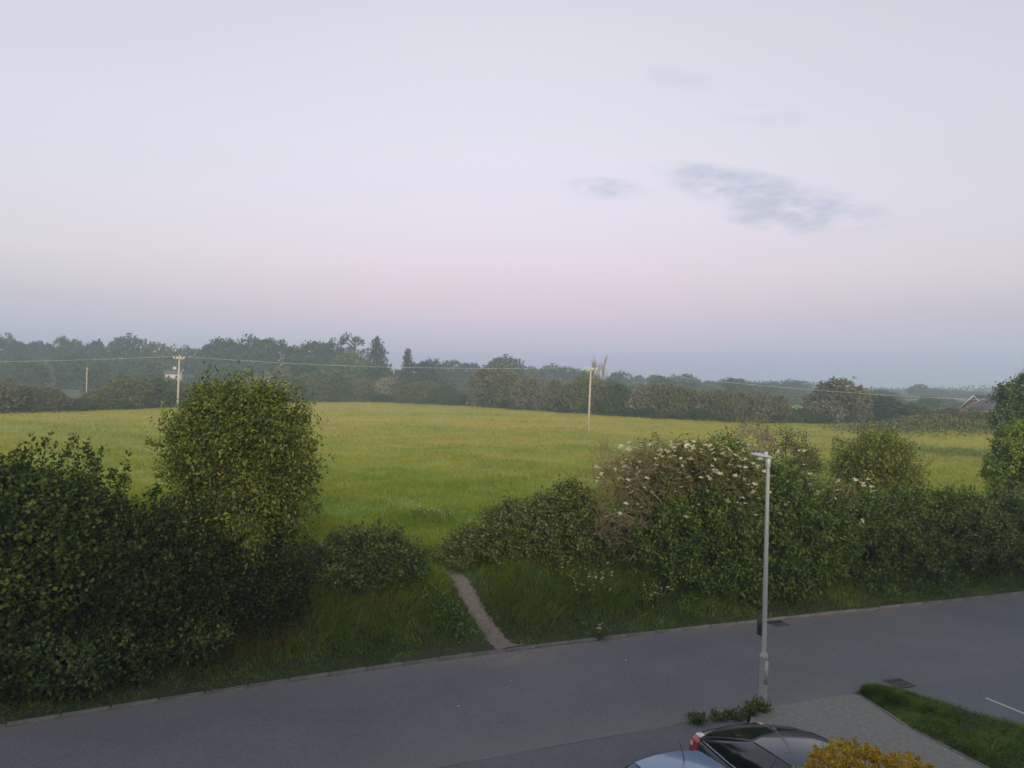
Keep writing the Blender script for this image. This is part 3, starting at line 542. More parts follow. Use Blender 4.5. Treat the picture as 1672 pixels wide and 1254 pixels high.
def scatter_heads(root, base, lobes, n, seed, vmin, vmax, umin, umax):
    r = np.random.default_rng(seed); lb = np.asarray(lobes); got = 0
    while got < n:
        q = lb[r.integers(len(lb))]; d = unit(r.normal(size=3) * .8 + [0, -.85, .75]); p = q[:3] + d * (q[3:6] * r.uniform(1.0, 1.1) + np.minimum(.34, q[3:6] * .5 + .1))
        if min((((p - o[:3]) / o[3:6]) ** 2).sum() for o in lb) < 1.3: continue
        x, y = p[0] / p[1] * F, -(p[2] - HC) / p[1] * F; u = UC + x * math.cos(ROLL) - y * math.sin(ROLL); v_ = VH + x * math.sin(ROLL) + y * math.cos(ROLL)
        if not (umin < u < umax and vmin < v_ < vmax): continue
        if v_ > 790 and r.random() < (v_ - 790) / 75: continue
        o = bpy.data.objects.new('flower_head', UMB[r.integers(3)]); COL.objects.link(o); o.parent = root; o.location = tuple(p - base); s = r.uniform(.55, 1.15); o.scale = (s, s, s)
        o.rotation_euler = (r.normal(.35, .25), r.normal(0, .25), r.uniform(0, 6)); got += 1
scatter_heads(er, eb, eld + rust_l, 265, 5, 720, 880, 970, 1345)
el2 = [px_lobe(1375, 840, 27.0, 52, 50, .9), px_lobe(1340, 850, 26.6, 48, 60, .9), px_lobe(1400, 825, 27.3, 34, 30, .6), px_lobe(1330, 910, 26.0, 62, 55, .9)]
er2, eb2 = shrub('elder_bush', 'smaller elder with a few flower heads and dry stems where the clipped hedge begins', 'shrub', el2, M['elder'], 700, .095, 16, wr=.5, clump=.28, droop=.25, lump=.18)
scatter_heads(er2, eb2, el2, 26, 6, 780, 880, 1310, 1430)
r = np.random.default_rng(5)
for (u0, v0, u1, v1) in [(1335, 822, 1352, 806), (1350, 820, 1372, 804), (1345, 824, 1366, 812), (1380, 815, 1390, 790), (1358, 892, 1378, 886)]:
    a, c = at(u0, v0, 25.9), at(u1, v1, 26.1); MB().tube(np.linspace(a, c, 6) + r.normal(size=(6, 3)) * .02 - eb2, np.linspace(.018, .008, 6), 4).build('dry_stem', M['deadpale'], er2)
v, f = crown([px_lobe(1365, 812, 26.3, 34, 18, .4)], 420, .07, seed=32, clump=.2, wr=.4); link('rusty_leaves', mesh_np('rusty_leaves', local(v, eb2), f), M['rust'], er2)
# hedge to the right
shrub('roadside_hedge', 'long dense dark hedge along the road with a flat shaggy top', 'hedge',
    [px_lobe(u, v, Y, ru, rv, de) for u, v, Y, ru, rv, de in [(1440, 878, 28.2, 80, 74, 1.3), (1520, 872, 29.0, 85, 68, 1.4), (1600, 874, 29.8, 85, 64, 1.4), (1680, 874, 30.6, 85, 60, 1.4), (1760, 874, 31.4, 85, 58, 1.4), (1400, 915, 27.3, 80, 55, 1.0), (1480, 912, 28.2, 80, 50, 1.0), (1570, 905, 28.9, 85, 48, 1.0), (1660, 895, 29.8, 85, 48, 1.0), (1470, 842, 28.9, 50, 32, .9), (1560, 842, 29.6, 60, 30, 1.0), (1640, 842, 30.3, 50, 30, 1.0)]],
    M['hedge2'], 560, .1, 18, wr=.55, clump=.46, lump=.26, rough=.2, per=38, fine=.9, shoots=[(u, 794 + 6 * ((u * 7) % 3), 830, 29.0 + (u - 1430) / 100) for u in range(1430, 1670, 17)])
# young trees behind the hedge
shrub('hawthorn_tree', 'broad conical green tree standing behind the clipped hedge in the field', 'tree',
    [px_lobe(1430, 772, 33, 54, 34, 1.5), px_lobe(1402, 752, 33, 28, 26, 1.0), px_lobe(1425, 744, 33.2, 28, 26, 1.0), px_lobe(1465, 752, 33, 28, 28, 1.0), px_lobe(1425, 722, 33.4, 16, 14, .6), px_lobe(1390, 772, 32.6, 18, 24, .7), px_lobe(1482, 775, 32.8, 20, 22, .7), px_lobe(1452, 734, 33.2, 22, 16, .7)],
    M['young'], 600, .1, 19, wr=.5, clump=.52, lump=.28, rough=.22, up=.6, stem=.08, per=40, fine=.9, bumps=9, shoots=[(1362, 712, 786, 33), (1420, 700, 746, 33), (1434, 704, 746, 33), (1452, 716, 756, 33), (1470, 729, 766, 33), (1488, 752, 781, 33), (1398, 726, 766, 33), (1384, 744, 781, 33), (1500, 774, 796, 33), (1408, 714, 756, 33)])[0].children[0].name = 'crown'
shrub('field_maple', 'bright lime-green bushy tree at the end of the clipped hedge', 'tree',
    [px_lobe(1664, 760, 37, 42, 42, 1.6), px_lobe(1700, 745, 37, 55, 50, 1.9), px_lobe(1649, 735, 37, 22, 26, 1.0), px_lobe(1665, 720, 37.3, 28, 20, 1.0), px_lobe(1642, 775, 36.6, 22, 30, .9), px_lobe(1720, 790, 36.6, 60, 40, 1.5), px_lobe(1674, 795, 36.6, 36, 24, 1.1)],
    M['lime'], 420, .13, 20, wr=.6, clump=.36, lump=.2, droop=.3, stem=.09)[0].children[0].name = 'crown'
shrub('sycamore_tree', 'tall dark blue-green tree behind the lime-green bushy tree', 'tree',
    [px_lobe(1676, 670, 68, 36, 36, 2.6), px_lobe(1690, 640, 68, 40, 34, 3), px_lobe(1666, 690, 67, 30, 24, 2.2), px_lobe(1684, 632, 68, 12, 18, 1.2), px_lobe(1720, 680, 68, 50, 50, 3.5), px_lobe(1648, 680, 67.5, 16, 18, 1.5)],
    M['elder'], 130, .24, 22, wr=.6, clump=.7, lump=.2, stem=.16)[0].children[0].name = 'crown'
# thin saplings
def sapling(label, stems, mat, seed, leafn, leaf, twigd, mtw, flower=0):
    r = np.random.default_rng(seed); mb = MB(); V, Fs, n0 = [], [], 0; u0, v0, Y0 = stems[0][0], stems[0][1], stems[0][4]
    base = at(u0, v0, Y0); base[2] = float(hgt(base[0], base[1]))
    for (ub, vb, ut, vt, Y) in stems:
        a, b = at(ub, vb, Y), at(ut, vt, Y); a[2] = float(hgt(a[0], a[1])); n = 10; t = np.linspace(0, 1, n)[:, None]; p = a + (b - a) * t + r.normal(size=(n, 3)) * .05 * (t > 0); mb.tube(p, np.linspace(.035, .008, n), 5)
        for i in range(twigd):
            s = r.uniform(.4, 1); q = a + (b - a) * s; d = unit(r.normal(size=3) * [1, 1, .4] + [0, 0, .55]); ln = (1.15 - s) * .9 + .15; twigs(mb, q, d, ln, .011, 1, .6, r, (2, 3), 4)
            m = leafn; tq_ = r.random(m); P = q + d * (tq_ * ln * 1.2)[:, None] + r.normal(size=(m, 3)) * .11; w_, g_ = leaf_arrays(P, unit(r.normal(size=(m, 3)) + [0, 0, .3]), unit(r.normal(size=(m, 3)) + [0, 0, .8]), leaf * r.uniform(.6, 1.3, m), leaf * .55); V.append(w_); Fs.append(g_ + n0); n0 += len(w_)
    rt = empty('sapling', tuple(base)); tag(rt, label, 'sapling'); mb.v = [x - base for x in mb.v]; mb.build('stem', mtw, rt)
    link('foliage', mesh_np('foliage', np.concatenate(V) - base, np.concatenate(Fs)), mat, rt); return rt
sapling('thin pale bare-stemmed sapling with a few dry buff leaves above the elder', [(1236, 800, 1237, 672, 28.5), (1228, 800, 1212, 690, 28.5), (1240, 800, 1255, 690, 28.5)], M['drybud'], 41, 30, .075, 34, M['deadpale'])
sapling('sparse yellow-green sapling of upright stems between the elder and the conical tree', [(1290, 830, 1284, 700, 29.0), (1275, 830, 1268, 715, 29.0), (1310, 830, 1318, 706, 29.2), (1300, 830, 1300, 735, 29), (1325, 830, 1322, 735, 29.2)], M['sapling'], 42, 38, .085, 26, M['bark'])

# ------------------------------------------------------------------ grass
def blades(x, y, z, h, w, r, two=False, lean=.45, swirl=0.0):
    n = len(x); th = r.uniform(0, 2 * np.pi, n); la = r.uniform(0, 2 * np.pi, n) if not swirl else 3.2 * wob(x, y, swirl, 1.7) + r.normal(0, .7, n) - 1.2; ll = h * r.uniform(.1, lean, n)
    b = np.stack([x, y, z - .02], -1); s = np.stack([np.cos(th), np.sin(th), 0 * th], -1) * (w / 2)[:, None]; d = np.stack([np.cos(la), np.sin(la), 0 * la], -1) * ll[:, None]
    up = np.stack([0 * h, 0 * h, h], -1)
    if not two:
        v = np.stack([b - s, b + s, b + d + up], 1).reshape(-1, 3); return v, [np.arange(3 * n).reshape(-1, 3)]
    v = np.stack([b - s, b + s, b + s * .7 + d * .35 + up * .6, b - s * .7 + d * .35 + up * .6, b + d * 1.25 + up * .95], 1).reshape(-1, 3); i = np.arange(n)[:, None] * 5
    return v, [i + [0, 1, 2, 3], i + [3, 2, 4]]
# meadow
EDGE_PX = [(-120, 680), (0, 675), (120, 672), (250, 668), (400, 660), (520, 656), (640, 657), (760, 662), (900, 672), (1050, 682), (1200, 690), (1330, 692), (1440, 692), (1560, 694), (1672, 700), (1800, 705)]
EP = np.array([on_ground(u, v) for u, v in EDGE_PX]); ET = EP[:, 0] / EP[:, 1]; EY = EP[:, 1]
r = np.random.default_rng(51); n = 325000
Yg = 1 / r.uniform(1 / 225, 1 / 23, n); Xg = Yg * r.uniform(-.82, .82, n); dg = (Yg - K(Xg)) * .9
ok = (dg > 5.0 - r.random(n) * .8) & (Yg < np.interp(Xg / Yg, ET, EY) + 1.5) & (path_dist(Xg, Yg) > 0); Xg, Yg = Xg[ok], Yg[ok]
cl_ = wob(Xg, Yg, 1.7, 3) + .8 * wob(Xg, Yg * 1.6, 4.5, 5); hh = (.2 + .0011 * Yg) * (1 + .55 * cl_) * r.uniform(.6, 1.4, len(Xg)); hh = np.clip(hh, .05, 1)
v, f = blades(Xg, Yg, hgt(Xg, Yg), hh, .014 + .0006 * Yg, r, False, 1.3, 2.6)
tag(link('meadow_grass', mesh_np('meadow_grass', v, f), M['meadow']), 'tall yellow-green meadow grass covering the open field', 'grass', kind='stuff')
# rank grass on the bank
n = 175000; xg = r.uniform(-14.5, 31, n); dg = r.uniform(.0, 6.3, n) ** 1.0; yg = K(xg) + .09 + dg / .9; tq_ = xg / yg
ok = (tq_ > -.73) & (tq_ < .74) & (path_dist(xg, yg) > -.1 + .16 * r.random(n)) & ((dg > .25) | (r.random(n) < .6)); xg, yg, dg = xg[ok], yg[ok], dg[ok]
hh = (.09 + .36 * smooth(.4, 2.2, dg) * smooth(-.05, .7, path_dist(xg, yg))) * (1 + .45 * wob(xg, yg, .8, 1) + .25 * wob(xg, yg, 2.3, 4)) * r.uniform(.55, 1.35, len(xg)); hh = np.clip(hh, .03, .9)
v, f = blades(xg, yg, hgt(xg, yg), hh, r.uniform(.008, .02, len(xg)), r, True, 1.5, .55)
tag(link('verge_grass', mesh_np('verge_grass', v, f), M['verge']), 'rank dark green grass on the bank between road and hedge', 'grass', kind='stuff')
# nettles, docks and ivy among the grass
n = 52000; xg = r.uniform(-14.5, 31, n); dg = r.uniform(.5, 6.0, n); yg = K(xg) + .2 + dg / .9; cl_ = wob(xg, yg, .75, 8) + .7 * wob(xg, yg, 2.6, 2)
ok = (cl_ > .12 + r.random(n) * .35) & (path_dist(xg, yg) > .25) & (np.abs(xg / yg) < .74); xg, yg, cl_ = xg[ok], yg[ok], cl_[ok]; n = len(xg)
P = np.stack([xg, yg, hgt(xg, yg) + r.uniform(.05, .5, n) * np.clip(cl_ + .35, .3, 1)], -1)
v, f = leaf_arrays(P, unit(r.normal(size=(n, 3)) + [0, -.2, .1]), unit(r.normal(size=(n, 3)) * .6 + [0, -.3, 1]), r.uniform(.06, .13, n), r.uniform(.035, .07, n))
tag(link('verge_weeds', mesh_np('verge_weeds', v, f), M['nettle']), 'leafy nettles and docks mixed into the grass of the bank', 'weeds', kind='stuff')
dry = []
for (u, v_, ru, n) in [(395, 1050, 36, 700), (290, 1045, 30, 420), (460, 1050, 30, 320), (940, 950, 60, 500), (620, 1000, 90, 420), (870, 1000, 80, 420), (330, 1075, 50, 250)]:
    c = on_ground(u, v_); s = ru / F * c[1]; dry.append(np.stack([c[0] + r.normal(0, s * .6, n), c[1] + r.normal(0, s * .6, n)], -1))
dry = np.concatenate(dry); dry = dry[(path_dist(dry[:, 0], dry[:, 1]) > .15) & (dry[:, 1] > K(dry[:, 0]) + .4)]
v, f = blades(dry[:, 0], dry[:, 1], hgt(dry[:, 0], dry[:, 1]), r.uniform(.3, .75, len(dry)), r.uniform(.008, .014, len(dry)), r, True, .9)
tag(link('dry_grass', mesh_np('dry_grass', v, f), M['vergedry']), 'tufts of straw-coloured dead grass on the roadside bank', 'grass', kind='stuff')
# verge at the side road
n = 34000; s_, q_ = r.random(n) ** .9, np.clip(r.uniform(-.04, 1.05, n), -.03, 1.04); ax_ = np.stack([np.interp(s_, np.linspace(0, 1, 40), A_[:, i]) * (1 - q_) + np.interp(s_, np.linspace(0, 1, 40), B_[:, i]) * q_ for i in (0, 1)], -1)
hh = (.05 + .085 * np.sin(np.pi * np.clip(q_, .05, .95))) * (1 + .75 * wob(ax_[:, 0], ax_[:, 1], .3) + .4 * wob(ax_[:, 0], ax_[:, 1], .9, 3)) * r.uniform(.6, 1.4, n); hh = np.clip(hh, .05, .5)
v, f = blades(ax_[:, 0], ax_[:, 1], .085 + .03 * np.sin(np.pi * q_), hh, r.uniform(.008, .018, n), r, True, 1.5, .4)
tag(link('kerb_grass', mesh_np('kerb_grass', v, f), M['lawn']), 'thick uncut green grass on the strip between footpath and side road', 'grass', kind='stuff')

# ------------------------------------------------------------------ trees beyond the field
T = {}
T['olive'] = mat_leaf('olive_crown', [(0.06, 0.0778, 0.02), (0.11, 0.1274, 0.034), (0.16, 0.1728, 0.05)], .2, big=3)
T['brown'] = mat_leaf('brown_crown', [(0.09, 0.09, 0.0427), (0.1395, 0.135, 0.0665), (0.189, 0.185, 0.095)], .2, big=3)
T['green'] = mat_leaf('green_crown', [(.034, .06, .018), (.06, .095, .028), (.09, .13, .042)], .2, big=3)
T['dark'] = mat_leaf('dark_crown', [(0.02, 0.0454, 0.0168), (0.034, 0.0691, 0.0252), (0.052, 0.0918, 0.0357)], .15, big=4)
T['pale'] = mat_leaf('pale_crown', [(.075, .1, .04), (.11, .14, .055), (.15, .175, .075)], .2, big=3)
T['conifer'] = mat_leaf('conifer_crown', [(.012, .02, .014), (.022, .032, .022), (.036, .046, .032)], .1, big=4)
T['blossom'] = mat_leaf('blossom_crown', [(.07, .072, .035), (.12, .115, .06), (.22, .2, .14), (.42, .39, .31)], .15, big=1.2)
def proto(kind, seed):
    r = np.random.default_rng(seed); lobes = []; mb = MB()
    if kind in ('round', 'tall', 'bushy', 'hedge'):
        cz, rz, rx, n = dict(round=(.6, .38, .42, 15), tall=(.58, .42, .26, 15), bushy=(.5, .48, .45, 15), hedge=(.46, .46, .62, 16))[kind]
        for i in range(n):
            d = unit(r.normal(size=3)); q = r.random() ** .4; s = r.uniform(.13, .2)
            lobes.append((d[0] * q * (rx - s * .8), d[1] * q * (rx - s * .8), cz + d[2] * q * (rz - s * .8), s * (1.25 if kind != 'tall' else .9), s * (1.25 if kind != 'tall' else .9), s))
        lobes.append((0, 0, cz, rx * .7, rx * .7, rz * .75)); 
        if kind in ('bushy', 'hedge'): lobes.append((0, 0, .14, rx * .8, rx * .8, .2))
        v, f = crown(lobes, 1500 if kind != 'tall' else 1900, .042, per=9, clump=.06, seed=seed, ground=False, lump=.2, rough=.2, wr=.75, keep=.6)
        z1 = cz - rz * .2; mb.tube([(0, 0, -.02), (.01, 0, z1 * .5), (0, .01, z1), (.0, 0, cz + rz * .4)], [.03, .024, .018, .006], 6)
        for q in lobes[:9]: mb.tube([(0, 0, z1 * .7), tuple(np.array(q[:3]) * [.6, .6, 1] - [0, 0, .06]), q[:3]], [.013, .008, .003], 4)
    elif kind in ('cypress', 'spire'):
        rx = .4 if kind == 'cypress' else .24; mb.tube([(0, 0, -.02), (0, 0, .5), (0, 0, .97)], [.032, .02, .004], 6)
        nb = 34 if kind == 'cypress' else 40
        for i in range(nb):
            z = .1 + .87 * (i / nb) ** .85; R0 = rx * (1 - ((z - .08) / .92) ** (2.2 if kind == 'cypress' else 1.2)) * r.uniform(.6, 1.15) + .025; th = i * 2.4 + r.normal(0, .3); e = np.array([np.cos(th) * R0, np.sin(th) * R0, z + .12 * R0])
            mb.tube([(0, 0, z - .04), tuple(e)], [.009, .003], 4); lobes.append((*(e * [.68, .68, 1]), .4 * R0 + .025, .4 * R0 + .025, .016 if kind == 'cypress' else .03)); lobes.append((*(e * [.25, .25, 1]), .05, .05, .03))
        lobes.append((0, 0, .97, .015, .015, .035))
        v, f = crown(lobes, 2000, .034, per=9, clump=.03, seed=seed, ground=False, up=.15, wr=.5, keep=.3, rough=.15, flatten=1.5)
    elif kind == 'flat':
        mb.tube([(0, 0, -.02), (.01, 0, .4), (-.01, .01, .75), (.02, 0, .96)], [.03, .024, .018, .006], 6)
        for i in range(22):
            z = r.uniform(.5, .98); R0 = r.uniform(.12, .34) * (1.1 - abs(z - .9)); th = r.uniform(0, 6.28); e = np.array([np.cos(th) * R0, np.sin(th) * R0, z]); mb.tube([(0, 0, z - .12), tuple(e * [.5, .5, 1] - [0, 0, .03]), tuple(e)], [.012, .008, .003], 4); lobes.append((*e, .1, .1, .014))
        v, f = crown(lobes, 2200, .03, per=9, clump=.03, seed=seed, ground=False, up=.2, wr=.5, keep=.4, flatten=1.5)
    else:                                   # bare
        twigs(mb, (0, 0, -.02), (0, 0, 1), .5, .022, 4, .4, r, (3, 5), 5, .6, .6); v = None
    tr = mb.build('trunk', M['bark'] if kind != 'bare' else M['dead']); cr = None; tr_me = tr.data; bpy.data.objects.remove(tr)
    return tr_me, (mesh_np('crown', v, f) if v is not None else None)
PROTO = {}
for kd, ns in (('round', 3), ('tall', 2), ('bushy', 3), ('hedge', 3), ('cypress', 1), ('spire', 1), ('flat', 1), ('bare', 2)):
    for i in range(ns): PROTO[kd, i] = proto(kd, 100 + 7 * i + len(kd))
ASP = dict(round=.84, tall=.52, bushy=.9, hedge=1.24, cypress=.8, spire=.48, flat=.68, bare=.4)
rt_ = np.random.default_rng(70); CNT = {}
def far_tree(name, label, cat, u, vtop, wpx, Y, kind, tone, group=None, vb=None):
    top = at(u, vtop, Y); z0 = float(hgt(top[0], top[1])) - .1; h = max(.8, top[2] - z0); w = wpx / F * Y / ASP[kind]
    k = CNT.get(kind, 0); CNT[kind] = k + 1; var = [q for q in PROTO if q[0] == kind]; tm, cm = PROTO[var[k % len(var)]]
    root = empty(name, (float(top[0]), float(Y), z0), float(rt_.uniform(0, 6.28)), (w, w, h)); tag(root, label, cat, group)
    o = bpy.data.objects.new('trunk', tm); COL.objects.link(o); o.parent = root
    if cm is not None:
        if not cm.materials: cm.materials.append(T['green'])
        o = bpy.data.objects.new('crown', cm); COL.objects.link(o); o.parent = root; o.material_slots[0].link = 'OBJECT'; o.material_slots[0].material = T[tone]
    return root
def edgeY(u): return float(np.interp(ray(u, 660)[0], ET, EY))
def where(u):
    for lim, t in ((60, 'past the distant pasture pole'), (215, 'around the distant pasture pole'), (350, 'behind the pole beside the leafy tree'), (560, 'between leafy tree and flat cypress'), (690, 'in front of the cypresses'), (790, 'between pointed conifer and tall brownish tree'), (900, 'around the tall brownish tree'), (1010, 'behind the lone meadow pole'), (1180, 'between meadow pole and street lamp'), (1330, 'above the flowering elder'), (1470, 'beside the big brown ash'), (9999, 'near the brick bungalow')):
        if u < lim: return t
# the hedge along the far side of the field: u, v of its top, width
HG = 'shrubs of the far field hedge'; LAB = {'olive': 'olive-green shrub', 'green': 'dull green shrub', 'brown': 'greyish brown shrub', 'blossom': 'white-blossomed shrub', 'dark': 'dark green shrub', 'pale': 'pale green shrub'}
hed = [(-70, 622, 90, 'olive'), (-15, 612, 80, 'brown'), (35, 622, 70, 'olive'), (72, 624, 60, 'brown'), (108, 646, 44, 'green'), (140, 646, 50, 'green'), (170, 628, 60, 'olive'), (205, 606, 66, 'olive'), (248, 610, 66, 'green'), (290, 618, 60, 'olive'), (330, 622, 60, 'brown'), (375, 625, 60, 'olive'), (412, 616, 54, 'olive'), (440, 606, 44, 'blossom'), (478, 612, 56, 'green'), (515, 600, 66, 'olive'), (560, 606, 56, 'green'), (596, 612, 56, 'brown'), (634, 610, 40, 'blossom'), (668, 616, 52, 'olive'), (702, 617, 44, 'olive'), (726, 622, 40, 'green'), (750, 645, 36, 'green'), (790, 602, 60, 'brown'), (826, 602, 56, 'olive'), (862, 606, 50, 'brown'), (893, 630, 42, 'blossom'), (915, 610, 50, 'brown'), (948, 606, 50, 'olive'), (985, 612, 50, 'brown'), (1015, 617, 52, 'green'), (1045, 626, 36, 'blossom'), (1072, 617, 56, 'brown'), (1108, 622, 50, 'olive'), (1140, 628, 50, 'brown'), (1172, 630, 50, 'olive'), (1200, 632, 50, 'brown'), (1236, 634, 56, 'brown'), (1268, 640, 46, 'brown'), (1310, 662, 44, 'green'), (1345, 646, 56, 'blossom'), (1395, 648, 60, 'brown'), (1440, 640, 56, 'dark'), (1480, 656, 50, 'green'), (1512, 660, 46, 'olive'), (1548, 660, 46, 'brown'), (1580, 664, 46, 'brown'), (1620, 668, 50, 'olive'), (1680, 668, 60, 'green')]
for i, (u, vt, w, tone) in enumerate(hed):
    lb = LAB[tone] + ' in the far field hedge ' + where(u); far_tree('hedge_shrub', lb, 'shrub', u, vt, w * 1.25, edgeY(u) + 3 + 1.5 * rt_.random(), 'hedge', tone, lb)
far_tree('ash_tree', 'big brown thin-leaved ash at the hedge gap across the field', 'tree', 1372, 613, 92, edgeY(1372) + 5, 'bushy', 'brown')
far_tree('ash_tree', 'tall brownish tree above the hedge between the two wooden field poles', 'tree', 812, 594, 80, edgeY(812) + 7, 'bushy', 'brown')
# low scrub filling the foot of the hedge and the field margin
for i, u in enumerate(range(-80, 1700, 26)):
    lb = 'low weedy bush at the far hedge foot ' + where(u)
    far_tree('hedge_shrub', lb, 'shrub', u + rt_.uniform(-6, 6), float(np.interp(u, [q[0] for q in EDGE_PX], [q[1] for q in EDGE_PX])) - rt_.uniform(14, 24), 46, edgeY(u) + 1.6 + rt_.random(), 'hedge', ('green', 'olive', 'green', 'dark')[i % 4], lb)
# the woods further back
WG = 'trees of the wood beyond the far hedge'
wood = [(-60, 552, 90, 330, 'round', 'dark'), (0, 547, 60, 330, 'round', 'dark'), (26, 556, 34, 335, 'tall', 'dark'), (46, 556, 30, 335, 'tall', 'dark'), (64, 556, 30, 335, 'tall', 'dark'), (84, 557, 30, 335, 'tall', 'dark'), (102, 548, 22, 335, 'tall', 'dark'), (122, 551, 40, 330, 'round', 'dark'), (145, 557, 36, 330, 'round', 'dark'), (162, 550, 26, 335, 'tall', 'dark'), (202, 547, 62, 325, 'round', 'dark'), (262, 557, 62, 315, 'round', 'olive'), (232, 563, 40, 330, 'round', 'dark'), (302, 566, 46, 340, 'round', 'dark'), (335, 572, 40, 340, 'round', 'dark'),
        (368, 548, 60, 300, 'round', 'dark'), (408, 549, 74, 305, 'round', 'dark'), (450, 550, 70, 300, 'round', 'dark'), (508, 553, 64, 300, 'round', 'dark'), (545, 556, 48, 305, 'round', 'dark'),
        (574, 572, 60, 255, 'round', 'pale'), (600, 585, 50, 260, 'round', 'green'), (708, 588, 44, 330, 'round', 'dark'), (735, 586, 50, 335, 'round', 'green'), (765, 590, 44, 335, 'round', 'dark'), (818, 581, 58, 320, 'round', 'dark'), (842, 592, 34, 330, 'round', 'dark'), (868, 596, 26, 380, 'round', 'dark'), (896, 595, 46, 385, 'round', 'dark'), (930, 597, 44, 385, 'round', 'dark'), (960, 604, 40, 360, 'round', 'green'), (1008, 606, 36, 380, 'round', 'dark'), (1042, 611, 22, 400, 'round', 'dark'), (1072, 610, 30, 400, 'round', 'dark'), (1098, 612, 26, 400, 'round', 'dark'), (1124, 609, 36, 390, 'round', 'dark'), (1160, 620, 30, 420, 'round', 'dark'), (1190, 617, 50, 420, 'round', 'dark'), (1228, 622, 40, 430, 'round', 'dark'), (1262, 622, 34, 430, 'round', 'dark'), (1298, 620, 44, 400, 'round', 'dark'), (1330, 634, 40, 430, 'round', 'dark'), (1440, 635, 46, 300, 'round', 'dark'), (1476, 644, 40, 420, 'round', 'green'), (1500, 626, 28, 430, 'round', 'dark'), (1522, 633, 36, 440, 'round', 'dark'), (1556, 637, 40, 450, 'round', 'dark'), (1590, 638, 40, 450, 'round', 'dark'), (1622, 640, 44, 450, 'round', 'dark'), (1680, 640, 60, 450, 'round', 'dark')]
WL = {'dark': 'dark hazy skyline tree', 'green': 'mid green skyline tree', 'olive': 'pale brownish round skyline tree', 'pale': 'fresh light green tree'}
for (u, vt, w, Y, kd, tone) in wood:
    lb = ('slim dark skyline tree' if kd == 'tall' else WL[tone]) + ' ' + where(u); far_tree('wood_tree', lb, 'tree', u, vt, w * 1.15, Y, kd, tone, lb)
for i, (u, vt) in enumerate([(x, 572 + 24 * ((i * 7) % 5) / 5 + .022 * max(0, x)) for i, x in enumerate(range(-70, 700, 38))]):
    tn = ('dark', 'green', 'dark', 'green', 'olive')[i % 5]; lb = 'lower ' + tn + ' tree fronting the wood ' + where(u); vt = max(vt, 614) if 255 < u < 315 else vt
    far_tree('wood_tree', lb, 'tree', u, vt, 66, 235 + 30 * ((i * 5) % 3), 'bushy', tn, lb)
for i, x in enumerate(range(700, 1330, 42)):
    tn = ('green', 'dark', 'olive')[i % 3]; lb = 'lower hazy ' + tn + ' tree behind the far hedge ' + where(x)
    far_tree('wood_tree', lb, 'tree', x, 600 + .03 * (x - 700) + 8 * ((i * 7) % 3), 62, 270 + 25 * ((i * 5) % 3), 'bushy', tn, lb)
for i, x in enumerate(range(1335, 1730, 30)):
    tn = ('green', 'dark', 'olive')[i % 3]; lb = 'lower hazy ' + tn + ' tree behind the far hedge ' + where(x)
    far_tree('wood_tree', lb, 'tree', x, 641 + .02 * (x - 1335) + 5 * ((i * 7) % 3), 52, 235 + 25 * ((i * 5) % 3), 'bushy', tn, lb)
far_tree('cypress_tree', 'flat-topped open cypress with bare limbs on the skyline', 'tree', 580, 544, 44, 285, 'flat', 'conifer')
far_tree('cypress_tree', 'broad tiered dark cypress next to the flat-topped one', 'tree', 616, 551, 60, 280, 'cypress', 'conifer')
far_tree('fir_tree', 'narrow dark conifer with a pointed tip apart from the cypresses', 'tree', 666, 570, 34, 285, 'spire', 'conifer')
far_tree('dead_tree', 'bare dead tree with fine twigs behind the tall wooden pole', 'tree', 965, 582, 26, 200, 'bare', 'brown')
far_tree('dead_tree', 'smaller bare leafless tree beside the tall wooden pole', 'tree', 985, 588, 14, 200, 'bare', 'brown')
# far-off woodland that reads as one mass
r = np.random.default_rng(80); n = 26000; th = r.uniform(-.75, .75, n); Yw = r.uniform(520, 700, n); xw = Yw * np.tan(th); hw = (7 + 3.5 * wob(xw, Yw * 0, 31) + 2 * wob(xw, Yw * 0, 11, 2)) * np.sqrt(r.random(n))
P = np.stack([xw, Yw, hgt(xw, Yw) + hw], -1); v, f = leaf_arrays(P, unit(r.normal(size=(n, 3))), unit(r.normal(size=(n, 3)) + [0, -.6, .6]), r.uniform(1.2, 2.4, n), 1.5)
tag(link('distant_woodland', mesh_np('distant_woodland', v, f), T['dark']), 'far-off hazy belt of woodland along the horizon', 'woodland', kind='stuff')
# rough mound of tall weeds at the far corner of the field
r = np.random.default_rng(81); n = 15000; xw = r.normal(60.5, 5, n); yw = r.normal(110, 5, n); ok = yw > 95 + .0 * xw; xw, yw = xw[ok], yw[ok]; n = len(xw)
P = np.stack([xw, yw, hgt(xw, yw) + r.uniform(0, .7, n)], -1); v, f = leaf_arrays(P, unit(r.normal(size=(n, 3)) + [0, 0, .8]), unit(r.normal(size=(n, 3)) + [0, -.3, .6]), r.uniform(.3, .6, n), .2)
tag(link('weed_patch', mesh_np('weed_patch', v, f), T['olive']), 'rough grey-green weeds over a low mound at the far field corner', 'weeds', kind='stuff')

